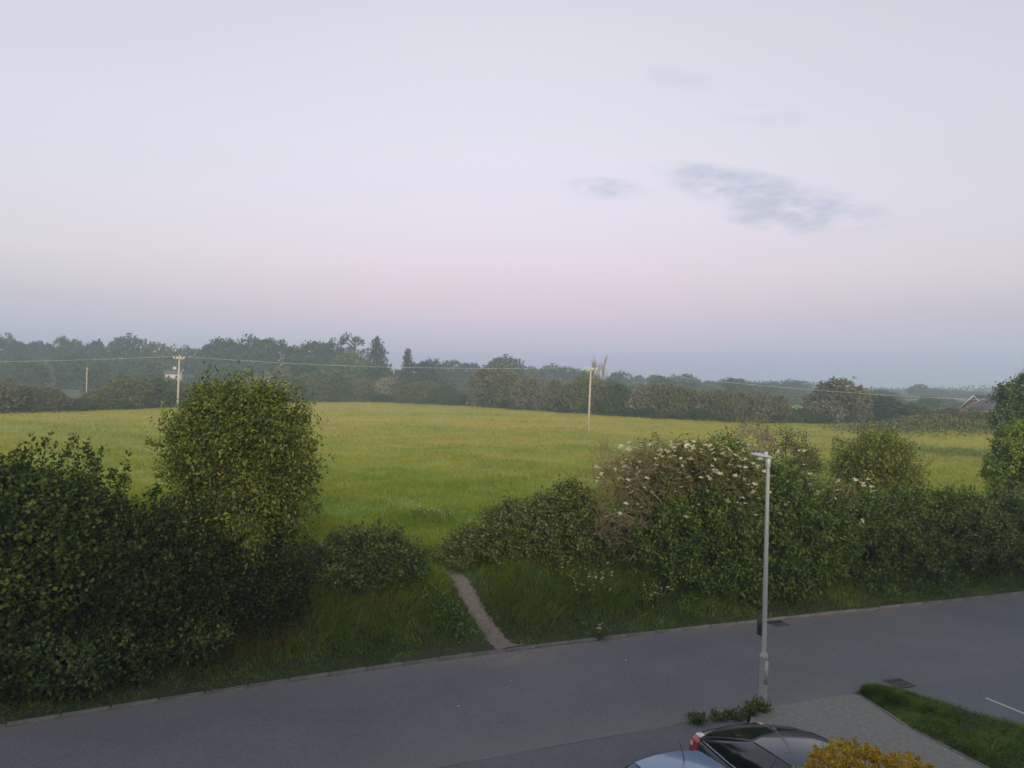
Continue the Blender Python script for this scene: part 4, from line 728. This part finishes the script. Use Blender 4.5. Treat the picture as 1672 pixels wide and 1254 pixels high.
# ------------------------------------------------------------------ poles and cables
def pole(label, u, vtop, base, arm=True, rad=.115, white=False):
    z0 = base[2]; top = at(u, vtop, base[1]); h = top[2] - z0; root = empty('utility_pole', tuple(base)); tag(root, label, 'pole')
    lean = (top[0] - base[0])
    MB().tube([(0, 0, -.3), (lean * .5, 0, h * .5), (lean, 0, h)], [rad * 1.15, rad, rad * .75], 12).build('shaft', M['wood'], root, True)
    pts = []
    if arm:
        MB().box((lean - .7, -.16, h - .5), (lean + .7, -.05, h - .38)).build('crossarm', M['wood'], root)
        for dx in (-.62, -.24, .24, .62):
            MB().lathe([(.02, -.02), (.05, .0), (.11, .03), (.07, .08), (.11, .11), (.06, .2), (.0, .22)], 10, Matrix.Translation((lean + dx, -.105, h - .38))).build('insulator', M['porcelain'], root, True)
        pts = [base + np.array([lean + dx, -.105, h - .16]) for dx in (-.62, .62)]
    else:
        MB().lathe([(.02, -.05), (.08, 0), (.05, .1), (.0, .14)], 8, Matrix.Translation((lean + .12, 0, h - .3))).build('insulator', M['porcelain'], root, True); pts = [base + np.array([lean + .12, 0, h - .2])] * 2
    return pts
b2 = on_ground(960, 707); p2 = pole('tall pale wooden pole standing alone in the meadow', 965, 598, b2)
b1 = at(290, 640, b2[1] + 3); b1[2] = float(hgt(b1[0], b1[1])); p1 = pole('pale wooden pole rising behind the big leafy tree', 293, 580, b1)
b3 = at(1668, 660, 118); b3[2] = float(hgt(b3[0], b3[1])); p3 = pole('short wooden pole hidden by the tall blue-green tree', 1668, 652, b3, False)
b0 = at(-260, 640, b2[1] + 8); b0[2] = float(hgt(b0[0], b0[1])); p0 = pole('wooden pole beyond the shrubs at the hedge end', -260, 588, b0)
bs = at(141, 640, 196); bs[2] = float(hgt(bs[0], bs[1])); pole('thin distant pole standing in the pasture behind the far hedge', 142, 600, bs, False, .125)
def cable(a, b, sag, label, n=26):
    t = np.linspace(0, 1, n)[:, None]; P = a + (b - a) * t; P[:, 2] -= (4 * t * (1 - t))[:, 0] * sag
    mb = MB(); mb.tube(P - a, .019, 5); o = mb.build('overhead_cable', M['cable'], None, True); o.location = tuple(a); tag(o, label, 'cable')
for (A1, B1, sg, l) in ((p0, p1, .35, 'overhead cable running from the pole behind the leafy tree over the far pasture'), (p1, p2, .62, 'overhead cable sagging between the two tall wooden field poles'), (p2, p3, .75, 'overhead cable running from the meadow pole down towards the bungalow')):
    cable(A1[1], B1[0], sg, l)

# ------------------------------------------------------------------ street lamp
lb_ = np.array([5.59, 16.78, .1]); RD = np.array([-.41, .91])          # RD: across the road
lamp = empty('street_lamp', tuple(lb_), math.atan2(RD[1], RD[0])); tag(lamp, 'tall galvanised street lamp with a flat lantern at the kerb', 'street lamp')
LH = 5.38; MB().lathe([(.07, 1.14), (.052, 1.2), (.05, 2.4), (.044, 4.0), (.04, LH - .2), (.04, LH - .18)], 20).build('shaft', M['galv'], lamp, True)
MB().lathe([(.088, -.1), (.088, .0), (.086, .06), (.084, 1.06), (.09, 1.07), (.09, 1.1), (.07, 1.16)], 20).build('base_tube', M['galv_dull'], lamp, True)
g = MB(); 
for s in (-1,): g.box((-.096, -.045, .5), (-.083, .045, 1.0))
g.build('access_door', M['galv_dull'], lamp)
MB().box((-.099, -.006, .62), (-.0965, .006, .64)).build('door_lock', M['plate'], lamp)
MB().lathe([(.046, LH - .2), (.055, LH - .19), (.055, LH - .02), (.045, LH), (.0, LH + .005)], 16).build('spigot', M['grey'], lamp, True)
hd = MB(); ns = 9; prof = [(-.08, .05, .02, .05), (.02, .06, .0, .06), (.1, .1, .0, .065), (.2, .13, .005, .06), (.36, .135, .01, .05), (.46, .11, .012, .04), (.5, .06, .015, .03)]
ring = []
for x, w, z0, z1 in prof: ring.append([(x, -w, z0), (x, w, z0), (x, w * .92, z0 + (z1 - z0) * .7), (x, w * .5, z1), (x, -w * .5, z1), (x, -w * .92, z0 + (z1 - z0) * .7), (x, -w, z0)])
hd.grid(np.array(ring)); hd.add([ring[0][i] for i in range(6)], (), [(0, i + 1, i) for i in range(1, 5)]); hd.add([ring[-1][i] for i in range(6)], (), [(0, i, i + 1) for i in range(1, 5)])
ho = hd.build('lantern', M['grey'], lamp); ho.location = (0, 0, LH); ho.rotation_euler = (0, math.radians(-5), 0)
MB().box((.12, -.1, -.006), (.44, .1, .008)).build('lens', M['lens'], ho)
MB().lathe([(.045, .055), (.045, .1), (.035, .125), (.0, .13)], 12, Matrix.Translation((.08, 0, 0))).build('photocell', M['grey'], ho, True)
# small sign seen from the edge, strapped to the post
sg = empty('sign_plate', (lb_[0], lb_[1], lb_[2] + 1.72)); tag(sg, 'small dark sign plate strapped edge-on to the street lamp', 'sign'); sg.rotation_euler = (0, 0, math.radians(22))
MB().box((-.066, .02, -.2), (-.056, .16, .22)).build('plate', M['plate'], sg)
for z in (-.14, .15): MB().lathe([(.0515, -.012), (.056, -.012), (.056, .012), (.0515, .012)], 16, Matrix.Translation((0, 0, z))).build('clamp_band', M['galv'], sg); MB().box((-.0565, -.01, z - .012), (-.05, .09, z + .012)).build('bracket', M['galv'], sg)

# ------------------------------------------------------------------ road gullies
def gully(label, c, rz, sc=1.0):
    root = empty('road_gully', (c[0], c[1], c[2]), rz, sc); tag(root, label, 'drain cover')
    MB().box((-.2, -.2, .001), (.2, .2, .004)).build('pit_shade_sheet', M['hole_shade'], root)  # flat near-black sheet: the shade inside the drain, put into the colour
    f_ = MB(); f_.box((-.25, -.25, .0), (.25, -.2, .016)); f_.box((-.25, .2, .0), (.25, .25, .016)); f_.box((-.25, -.2, .0), (-.2, .2, .016)); f_.box((.2, -.2, .0), (.25, .2, .016)); f_.build('frame', M['iron'], root)
    for i in range(6): x = -.15 + i * .06; MB().box((x - .013, -.2, .003), (x + .013, .2, .014)).build('bar', M['iron'], root)
    MB().box((-.2, -.012, .004), (.2, .012, .0125)).build('cross_bar', M['iron'], root)
gully('square iron drain grate in the side road by the grass strip', (9.42, 18.5, .008), math.radians(20)); 
c_ = on_ground(1279, 1026); gully('iron drain grate in the gutter below the elder bush', (8.05, float(K(8.05)) - .3, .012), math.atan(float(KS(8.05))))
# litter
for i, (u, v_) in enumerate([(834, 1112), (748, 1154), (908, 1223), (854, 1238), (1022, 1079)]):
    d = ray(u, v_); t = (.03 - HC) / d[2]; s = .022 + .008 * (i % 3)
    mb = MB(); r = np.random.default_rng(i); mb.add(np.array([(-1, -.6, 0), (.9, -.8, .15), (1, .7, .0), (-.7, .9, .2), (0, 0, .75), (.1, 0, -.12)]) * s * r.uniform(.8, 1.2, (6, 3)), (), [(0, 1, 4), (1, 2, 4), (2, 3, 4), (3, 0, 4), (1, 0, 5), (2, 1, 5), (3, 2, 5), (0, 3, 5)])
    o = mb.build('litter_scrap', M['flower']); o.location = (d[0] * t, t, .034); tag(o, 'tiny white scrap of litter lying on the road', 'litter', 'litter scraps on the road')

# ------------------------------------------------------------------ cow parsley, weeds
STEM = M['weed']
def parsley(p, h, n, label, group, seed, head=.06):
    r = np.random.default_rng(seed); root = empty('cow_parsley', tuple(p)); tag(root, label, 'wildflower', group); mb = MB(); heads = []
    for i in range(n):
        d = unit(np.array([r.normal(0, .22), r.normal(0, .22), 1.0])); q = d * h * r.uniform(.7, 1.1); mb.tube([(0, 0, -.02), tuple(q * .6 + r.normal(size=3) * .01), tuple(q)], [.006, .005, .003], 4); heads.append(q)
    mb.build('stalk', M['verge'], root)
    for q in heads:
        o = bpy.data.objects.new('flower_head', UMB[r.integers(3)]); COL.objects.link(o); o.parent = root; o.location = tuple(q); s = head / .1 * r.uniform(.6, 1.2); o.scale = (s, s, s); o.rotation_euler = (r.normal(.2, .25), r.normal(0, .2), r.uniform(0, 6))
    P = r.normal(size=(26, 3)) * [.1, .1, .0] + np.stack([0 * r.random(26), 0 * r.random(26), r.uniform(.03, h * .6, 26)], -1); v, f = leaf_arrays(P, unit(r.normal(size=(26, 3)) + [0, 0, .3]), unit(r.normal(size=(26, 3)) + [0, 0, 1]), .13, .07); link('leaves', mesh_np('leaves', v, f), M['weed'], root)
r = np.random.default_rng(90)
for (u, v_, du, dv, n, h, lab) in [(955, 968, 42, 20, 16, .7, 'white-flowered cow parsley on the bank below the bramble mound'), (1062, 992, 26, 12, 9, .6, 'white-flowered cow parsley on the bank below the elder'), (975, 1042, 8, 5, 2, .4, 'short white flower stalk near the kerb below the bramble mound'), (705, 852, 34, 10, 9, .55, 'white-flowered cow parsley in the meadow beyond the bank gap')]:
    for i in range(n):
        p = on_ground(u + r.normal(0, du * .55), v_ + r.normal(0, dv * .6)); 
        if path_dist(p[0], p[1]) < .2: continue
        parsley(p, h * r.uniform(.7, 1.2), int(r.integers(2, 5)), lab, lab.split(' ', 1)[1], int(r.integers(1e6)), .05)
def weed(label, x, y, z, h, n, seed, spread=.16):
    r = np.random.default_rng(seed); root = empty('roadside_weed', (x, y, z)); tag(root, label, 'weed'); mb = MB(); V, Fs, n0 = [], [], 0
    for i in range(n):
        d = unit(np.array([r.normal(0, spread * 2), r.normal(0, spread * 2), 1])); L0 = h * r.uniform(.5, 1.1); o0 = np.array([r.normal(0, spread * .5), r.normal(0, spread * .5), -.01]); mb.tube([o0, o0 + d * L0], [.005, .002], 4)
        m = 14; t = r.random(m); P = o0 + d * (t * L0)[:, None] + r.normal(size=(m, 3)) * .025; P[:, 2] = np.abs(P[:, 2]); w_, g_ = leaf_arrays(P, unit(r.normal(size=(m, 3)) + [0, 0, .4]), unit(r.normal(size=(m, 3)) + [0, 0, 1]), r.uniform(.05, .11, m), .03); V.append(w_); Fs.append(g_ + n0); n0 += len(w_)
    mb.build('stems', M['weed'], root); link('leaves', mesh_np('leaves', np.concatenate(V), np.concatenate(Fs)), M['weed'] if seed % 2 else M['lawn'], root)
for i, (x, dy, h, n, lab) in enumerate([(5.42, -.2, .42, 26, 'bushy green weed growing at the foot of the street lamp'), (5.12, -.25, .38, 24, 'spreading weed between the street lamp and the broken kerb'), (4.75, -.24, .22, 16, 'low dark weed along the kerb behind the dark car'), (4.45, -.24, .2, 12, 'small weed in the kerb joint behind the dark car boot'), (3.98, -.22, .26, 14, 'brownish weed at the end of the kerb beside the dark car tail light')]):
    weed(lab, x, near(x) + dy, .08, h * .7, int(n * 1.3), 201 + 2 * i, .17)

# ------------------------------------------------------------------ golden conifer in the front garden
gb = np.array([3.66, 7.6, .06]); gl = []
r = np.random.default_rng(33)
for i in range(70):
    t = r.random() ** .8; z = .25 + 2.75 * t; R0 = .95 * (1 - (t ** 2.6) * .5); th = r.uniform(0, 6.28); s = r.uniform(.16, .3); gl.append((gb[0] + np.cos(th) * (R0 - s) * r.uniform(.7, 1.05), gb[1] + np.sin(th) * (R0 - s) * r.uniform(.7, 1.05), gb[2] + z + r.uniform(-.1, .05), s, s, s * 1.1))
for i in range(84): th = r.uniform(0, 6.28); q = .64 * np.sqrt(r.random()); s = r.uniform(.11, .18); gl.append((gb[0] + np.cos(th) * q, gb[1] + np.sin(th) * q, gb[2] + 3.17 - q * q * .6 + r.normal(0, .035), s, s, s))
v, f = crown(gl, 3600, .034, per=24, clump=.05, up=.9, rough=.1, lump=.05, wr=.34, seed=34, ground=False, keep=.8)
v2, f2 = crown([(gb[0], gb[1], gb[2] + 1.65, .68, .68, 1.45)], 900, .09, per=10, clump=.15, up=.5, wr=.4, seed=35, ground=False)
gr = plant('golden_conifer', 'golden yellow bushy conifer top in front of the dark car', 'conifer', gb, [('foliage', v, f, M['gold']), ('inner_foliage', v2, f2, M['goldin'])])
MB().tube([(0, 0, -.05), (.02, 0, 1.5), (0, .02, 2.9)], [.1, .07, .02], 8).build('trunk', M['bark'], gr, True)

# ------------------------------------------------------------------ cars
def mat_paint(name, col, rough=.28, metal=.3):
    return mat_simple(name, col, rough, metal, noise=.05, scale=3, coat=.7)
M['navy'] = mat_paint('car_paint_dark', (.03, .036, .05)); M['sky'] = mat_paint('car_paint_blue', (.13, .22, .34), .35, .3)
M['glass'] = mat_simple('car_glass', (.012, .016, .018), .06, 0, noise=.05, spec=.8); M['rubber'] = mat_simple('rubber', (.02, .02, .02), .8); M['trim'] = mat_simple('black_trim', (.015, .015, .016), .5)
M['chrome'] = mat_simple('chrome_strip', (.45, .46, .47), .25, .9); M['red'] = mat_simple('tail_lens', (.42, .02, .03), .2, 0, coat=.5); M['clear'] = mat_simple('clear_lens', (.6, .57, .55), .15, 0, coat=.5); M['rim'] = mat_simple('alloy', (.4, .41, .42), .35, .7)
def car(name, label, corner_xy, head, P):
    """local x forward, y left, z up; corner_xy: world point of the rear right corner of the body"""
    Ln, Wd = P['L'], P['W']; hx, hy = head; px_, py_ = -hy, hx           # px: to the car's left
    cen = np.array(corner_xy) + np.array(head) * Ln / 2 + np.array([px_, py_]) * Wd / 2
    root = empty(name, (cen[0], cen[1], .06), math.atan2(hy, hx)); tag(root, label, 'car')
    xs = np.array(P['xs']); zd = np.array(P['zd']); wb = np.array(P['wb']); zb = np.array(P['zb'])
    fx = lambda x, a: np.interp(x, xs, a)
    # body: half ring a in 0..1 from the middle of the deck round the side to the sill
    def body_pt(x, a, off_=0.0):
        x = np.asarray(x, float); a = np.asarray(a, float); x, a = np.broadcast_arrays(x, a); w, z1, z0 = fx(x, wb), fx(x, zd), fx(x, zb); 
        ky = np.stack([0 * w, w * .5, w * .84, w * .955, w, w * .985, w * .93, w * .8], -1); kz = np.stack([z1 + .03, z1 + .022, z1 - .005, z1 - .06, z1 - (z1 - z0) * .4, z0 + (z1 - z0) * .25, z0 + .04, z0], -1)
        ka = np.array([0, .25, .45, .55, .72, .85, .95, 1.0]); y = np.zeros_like(x); z = np.zeros_like(x)
        for i in range(7):
            s = (a >= ka[i]) & (a <= ka[i + 1]); t = (a - ka[i]) / (ka[i + 1] - ka[i]); y = np.where(s, ky[..., i] * (1 - t) + ky[..., i + 1] * t, y); z = np.where(s, kz[..., i] * (1 - t) + kz[..., i + 1] * t, z)
        return np.stack([x, y, z], -1)
    na = np.array([0, .125, .25, .35, .45, .5, .55, .63, .72, .78, .85, .9, .95, 1.0]); xx = np.unique(np.concatenate([np.linspace(xs[0], xs[-1], 40), xs]))
    half = body_pt(xx[:, None], na[None]); full = np.concatenate([half[:, ::-1], (half * [1, -1, 1])[:, 1:]], 1)
    b = MB().grid(full)
    for k, s in ((0, 1), (-1, -1)):
        rg = full[k]; c = rg.mean(0); m = len(rg); b.add(np.vstack([rg, c]), (), [((i, i + 1, m) if s > 0 else (i + 1, i, m)) for i in range(m - 1)])
    body = b.build('body', P['paint'], root, True)
    # cabin
    B0, B1, R0, R1, rw, rz = P['B0'], P['B1'], P['R0'], P['R1'], P['rw'], P['rz']
    def side(s, t, sg=1, o=0.0):
        s, t = np.broadcast_arrays(np.asarray(s, float), np.asarray(t, float)); xb = B0 + (B1 - B0) * s; xr = R0 + (R1 - R0) * s
        yb = fx(xb, wb) * .93; yr = rw * (1 - .06 * (2 * s - 1) ** 2); zb_ = fx(xb, zd) - .01; zr = rz - .05 * (2 * s - 1) ** 2 * .8 - .02
        y = yb * (1 - t) + yr * t + .045 * np.sin(np.pi * t) + o; return np.stack([xb * (1 - t) + xr * t, sg * y, zb_ * (1 - t) + zr * t + o * .35], -1)
    def endp(q, t, rear=True, o=0.0):           # q -1..1 across, t 0 base 1 roof
        s = 0.0 if rear else 1.0; q, t = np.broadcast_arrays(np.asarray(q, float), np.asarray(t, float)); e = side(s, t); bow = P['bow'] * (1 - q * q) * (1 - .45 * t) * (-1 if rear else 1)
        z = e[..., 2] + .035 * (1 - q * q) * t + .03 * (1 - q * q) * (1 - t) + .03 * np.sin(np.pi * t) + o * .8; return np.stack([e[..., 0] + bow + (-1 if rear else 1) * o * .5, e[..., 1] * q, z], -1)
    ss, tq2 = np.linspace(0, 1, 25), np.linspace(0, 1, 9); qq = np.linspace(-1, 1, 17)
    cab = MB(); cab.grid(side(ss[:, None], tq2[None])); cab.grid(side(ss[:, None], tq2[None], -1)[:, ::-1]); cab.grid(endp(qq[:, None], tq2[None], True)); cab.grid(endp(qq[:, None], tq2[None], False)[:, ::-1]); cab.build('pillars', P['paint'], root, True)
    # roof
    rs = np.linspace(0, 1, 21); L_, Rr = side(rs, np.ones(21)), side(rs, np.ones(21), -1); q5 = (qq[None, :, None] + 1) / 2; G = L_[:, None] * (1 - q5) + Rr[:, None] * q5
    edge0 = endp(-qq, np.ones(17), True); edge1 = endp(-qq, np.ones(17), False); G[..., 2] += (1 - qq[None] ** 2) * (.035 + .03 * np.sin(np.pi * rs)[:, None]); G[..., 0] += ((1 - qq[None] ** 2) * P['bow'] * .55) * (2 * rs[:, None] - 1)
    G[0] = edge0 * [1, 1, 1]; G[-1] = edge1
    rf = MB().grid(G[::-1] if False else G).build('roof', P['paint'], root, True)
    for sg in (1, -1):
        g = MB(); g.tube(side(np.linspace(.04, .96, 14), np.full(14, .985), sg, .006), .011, 5); g.build('gutter_trim', M['trim'], rf)
        for (s0, s1, t0, t1) in P['panes']:
            sv, tv = np.linspace(s0, s1, 8)[:, None], np.linspace(t0, t1, 6)[None]; g = side(sv, tv, sg, .006); MB().grid(g if sg > 0 else g[:, ::-1]).build('side_window', M['glass'], root, True)
        a_, z_ = P['panes'][0][0] - .02, P['panes'][-1][1] + .02
        MB().tube(side(np.linspace(a_, z_, 16), np.full(16, .05), sg, .012), .012, 5).build('window_strip', P['strip'], root, True)
        # lamps
        if P['fast']:
            xv, av = np.linspace(xs[0] + .012, xs[0] + .4, 7)[:, None], np.linspace(.37, .68, 8)[None]
        else: xv, av = np.linspace(xs[0] + .0, xs[0] + .16, 6)[:, None], np.linspace(.5, .72, 7)[None]
        g = body_pt(xv, av); nrm = np.stack([0 * g[..., 0] - .3, np.interp(av + 0 * xv, [.4, .55, .7], [.2, .7, 1]), np.interp(av + 0 * xv, [.4, .55, .7], [1, .6, .1])], -1); g = (g + unit(nrm) * .008) * [1, sg, 1]
        tl = MB().grid(g[:, ::-1] if sg > 0 else g).build('tail_light', M['red'], root, True)
        if P['fast']:
            g = body_pt(np.linspace(xs[0] + .12, xs[0] + .33, 4)[:, None], np.linspace(.385, .47, 4)[None]); g = (g + np.array([0, .003, .013])) * [1, sg, 1]; MB().grid(g[:, ::-1] if sg > 0 else g).build('reversing_lens', M['clear'], tl, True)
            g = body_pt(np.linspace(xs[0] + .05, xs[0] + .24, 4)[:, None], np.linspace(.57, .63, 4)[None]); g = (g + np.array([0, .013, .006])) * [1, sg, 1]; MB().grid(g[:, ::-1] if sg > 0 else g).build('indicator_lens', M['clear'], tl, True)
        g = body_pt(np.linspace(xs[-1] - .36, xs[-1] - .03, 6)[:, None], np.linspace(.5, .64, 5)[None]); g = (g + np.array([.006, .008, .006])) * [1, sg, 1]; MB().grid(g[:, ::-1] if sg > 0 else g).build('headlight', M['clear'], root, True)
        mr_ = MB(); mr_.box((-.06, -.1, -.06), (.05, .1, .06)); o = mr_.build('wing_mirror', P['paint'], root); o.location = tuple(side(.93, .12, sg, .12)); 
        bv = o.modifiers.new('bevel', 'BEVEL'); bv.width = .03; bv.segments = 3
        MB().box((-.09, -.012, -.012), (.09, .012, .012)).build('door_handle', P['paint'], root).location = tuple(body_pt(np.array(B0 + (B1 - B0) * .38), np.array(.6)) * [1, sg, 1] + np.array([0, sg * .012, 0]))
    for nm, rear in (('rear_window', True), ('windscreen', False)):
        qv, tv = np.linspace(-.86, .86, 15)[:, None], np.linspace(.08, .93, 8)[None]; g = endp(qv, tv, rear, .007); MB().grid(g if rear else g[:, ::-1]).build(nm, M['glass'], root, True)
    for xw in (xs[0] + .75, xs[-1] - .85):
        for sg in (1, -1):
            M90 = Matrix.Translation((xw, sg * (Wd / 2 - .1), .31 - .0)) @ Matrix.Rotation(math.pi / 2 * -sg, 4, 'X')
            ty_ = MB().lathe([(.21, -.095), (.27, -.1), (.3, -.09), (.31, -.05), (.31, .05), (.3, .09), (.27, .108), (.21, .105)], 28, M90).build('tyre', M['rubber'], root, True)
            g = MB().lathe([(.21, .09), (.19, .1), (.18, .07), (.06, .085), (.05, .1), (.0, .1)], 20, M90).build('rim', M['rim'], ty_, True)
    if P.get('aerial'):
        x, ya, tilt, ln_ = P['aerial']; k = (x - R0) / (R1 - R0); z = rz + .02
        ao = empty('tmp'); bpy.data.objects.remove(ao); MB().tube([(x, ya, z - .03), (x, ya, z + .02), (x - tilt, ya, z + ln_)], [.014, .008, .003], 6).build('aerial', M['trim'], rf, True)
    MB().box((xs[0] - .012, -.26, .55), (xs[0] - .002, .26, .66)).build('number_plate', M['clear'], root)
    return root
HD = (.37, -.929)
car('parked_car', 'dark blue-black saloon car parked nose-in with a red tail light', (3.06, 13.4), HD, dict(L=4.4, W=1.74, paint=M['navy'], strip=M['chrome'], fast=True, bow=.16,
    xs=[-2.2, -2.17, -2.05, -1.7, -1.0, 0, 1.0, 1.5, 1.95, 2.15, 2.2], zd=[.78, .9, .965, .985, .95, .93, .93, .87, .74, .62, .5], wb=[.6, .72, .8, .84, .865, .87, .865, .85, .78, .64, .5], zb=[.42, .34, .28, .24, .2, .2, .2, .22, .26, .32, .36],
    B0=-1.86, B1=1.2, R0=-.72, R1=.42, rw=.57, rz=1.44, panes=[(.06, .2, .1, .72), (.22, .53, .08, .9), (.56, .92, .08, .9)], aerial=(.25, 0, .1, .22)))
car('parked_car', 'pale blue hatchback with a thin roof aerial parked beside the dark car', (1.56, 11.84), HD, dict(L=3.9, W=1.66, paint=M['sky'], strip=M['trim'], fast=False, bow=.07,
    xs=[-1.95, -1.92, -1.8, -1.4, -.7, .1, .9, 1.3, 1.7, 1.9, 1.95], zd=[.8, .9, .95, .97, .96, .95, .95, .9, .78, .64, .5], wb=[.62, .74, .79, .82, .83, .83, .825, .81, .74, .6, .48], zb=[.42, .34, .28, .24, .2, .2, .2, .22, .26, .32, .36],
    B0=-1.9, B1=1.05, R0=-1.55, R1=.3, rw=.6, rz=1.36, panes=[(.07, .2, .12, .85), (.23, .53, .08, .9), (.56, .92, .08, .9)], aerial=(-1.22, .08, .14, .26)))

# ------------------------------------------------------------------ buildings
M['render'] = mat_simple('house_render', (.5, .46, .4), .9, scale=2, detail=8); M['render2'] = mat_simple('pale_render', (.44, .43, .42), .9, scale=2); M['brick'] = mat_simple('brick_wall', (.26, .16, .12), .9, scale=5, alt=(.36, .24, .19)); M['slate'] = mat_simple('roof_tiles', (.07, .065, .068), .8, scale=6, alt=(.11, .1, .1)); M['white'] = mat_simple('white_paint', (.75, .74, .72), .6); M['pane'] = mat_simple('window_glass', (.03, .035, .04), .08)
def house(name, label, cen, rz, Lx, Ly, eave, ridge, wall, group=None, gable_y=False, wins=()):
    root = empty(name, tuple(cen), rz); tag(root, label, 'house', group); hx, hy = Lx / 2, Ly / 2
    m = MB(); m.box((-hx, -hy, -.3), (hx, hy, eave)); m.add([(-hx, -hy, eave), (-hx, hy, eave), (-hx, 0, ridge), (hx, -hy, eave), (hx, hy, eave), (hx, 0, ridge)], (), [(0, 2, 1), (3, 4, 5)]); m.build('wall', wall, root)
    o = .35; sl = (ridge - eave) / hy; m = MB()
    for s in (-1, 1):
        e = [(-hx - o, s * (hy + o), eave - o * sl + .05), (hx + o, s * (hy + o), eave - o * sl + .05), (hx + o, 0, ridge + .05), (-hx - o, 0, ridge + .05)]; up = [(x, y, z + .14) for x, y, z in e]
        m.add(e + up, [(0, 1, 2, 3), (7, 6, 5, 4), (0, 4, 5, 1), (1, 5, 6, 2), (2, 6, 7, 3), (3, 7, 4, 0)])
    rf = m.build('roof', M['slate'], root); MB().box((-.45, -.3, ridge - .4), (.45, .3, ridge + .95)).build('chimney', wall, rf)
    for sx in (-1, 1):
        for s in (-1, 1):
            x0 = sx * (hx + o); m = MB(); m.add([(x0, s * (hy + o), eave - o * sl - .1), (x0, 0, ridge - .1), (x0, 0, ridge + .21), (x0, s * (hy + o), eave - o * sl + .21)] + [(x0 + sx * .03, s * (hy + o), eave - o * sl - .1), (x0 + sx * .03, 0, ridge - .1), (x0 + sx * .03, 0, ridge + .21), (x0 + sx * .03, s * (hy + o), eave - o * sl + .21)], [(0, 1, 2, 3), (7, 6, 5, 4), (0, 4, 5, 1), (3, 2, 6, 7), (0, 3, 7, 4), (1, 5, 6, 2)]); m.build('bargeboard', M['white'], root)
    for (face, x, z, w, h) in wins:
        m = MB(); y0, y1 = (-hy - .05, -hy + .02) if face == 'front' else (hy - .02, hy + .05)
        if face == 'gable': m.box((-hx - .05, x - w / 2, z), (-hx + .02, x + w / 2, z + h))
        else: m.box((x - w / 2, y0, z), (x + w / 2, y1, z + h))
        wf = m.build('window', M['white'], root); m = MB()
        if face == 'gable': m.box((-hx - .06, x - w / 2 + .08, z + .08), (-hx - .052, x + w / 2 - .08, z + h - .08))
        else: ya = y0 - .01 if face == 'front' else y1 + .002; m.box((x - w / 2 + .08, ya, z + .08), (x + w / 2 - .08, ya + .008, z + h - .08))
        m.build('pane', M['pane'], wf)
    return root
# the bungalow across the field: a gable end and the long roof behind it
c = at(1634, 680, 150); c[2] = float(hgt(c[0], c[1])); house('bungalow', 'brick bungalow with white gable boards half hidden by trees beyond the field', c + np.array([0, 0, 0]), math.radians(96), 8.0, 7.6, 2.7, 4.7, M['brick'], wins=[('gable', -1.4, .9, 1.3, 1.2), ('gable', 1.6, .9, 1.3, 1.2)])
c = at(1640, 680, 158); c[2] = float(hgt(c[0], c[1])); house('house', 'grey-roofed house behind the brick bungalow', c, math.radians(6), 13, 7, 3.0, 5.2, M['brick'], wins=[('front', -3, .9, 1.4, 1.2)])
c = at(285, 622, 262); c[2] = float(hgt(c[0], c[1])); house('house', 'small white house glimpsed among the trees beside the pole behind the leafy tree', c, math.radians(10), 4.6, 5.5, 6.3, 7.7, M['render2'], wins=[('front', x, z, .9, 1.2) for x in (-1.2, 1.2) for z in (1.2, 4.6)])
# the row of houses the picture is taken from: out of view, but it shades the road at this hour
ev = math.radians(23)
for k, (s0, s1) in enumerate([(-34, -21.5), (-20, -10.5), (-9.5, 7.4), (18, 33)]):
    m_ = (s0 + s1) / 2; wl = s1 - s0; dp = 8.0; off_ = 1.9 + dp / 2
    cc = (math.cos(ev) * m_ + math.sin(ev) * off_, math.sin(ev) * m_ - math.cos(ev) * off_, 0.06)
    house('terraced_house', ['rendered house at the far end of the row', 'rendered house next to the end of the row', 'rendered house behind the parked cars', 'rendered house across the side road'][k], cc, ev, wl, dp, 7.9, 10.3, M['render'],
          wins=[('back', x, z, 1.3, 1.3) for x in np.linspace(-wl / 2 + 1.8, wl / 2 - 1.8, 4) for z in (1.0, 3.7, 6.2)])

house('added_shade_block', 'tall unseen block added behind the camera to shade the road', (17, -30, 0), math.radians(12), 40, 12, 16, 18.5, M['render'], wins=[('back', x, z, 1.4, 1.4) for x in np.linspace(-17, 17, 9) for z in (1, 4, 7, 10, 13)])  # added out of view to stop sun coming through the gap between houses
# ------------------------------------------------------------------ haze
hz = MB(); hz.box((-900, -75, -1.5), (900, 1150, 27)); m, t, n_, l_ = newmat('haze'); o = n_('ShaderNodeOutputMaterial'); pv = n_('ShaderNodeVolumePrincipled')
pv.inputs['Color'].default_value = (.66, .8, .95, 1); pv.inputs['Density'].default_value = .0011; pv.inputs['Anisotropy'].default_value = 0.1; l_(pv.outputs[0], o.inputs['Volume'])
tag(hz.build('haze', m), 'thin bluish evening haze over the fields', 'haze', kind='stuff')
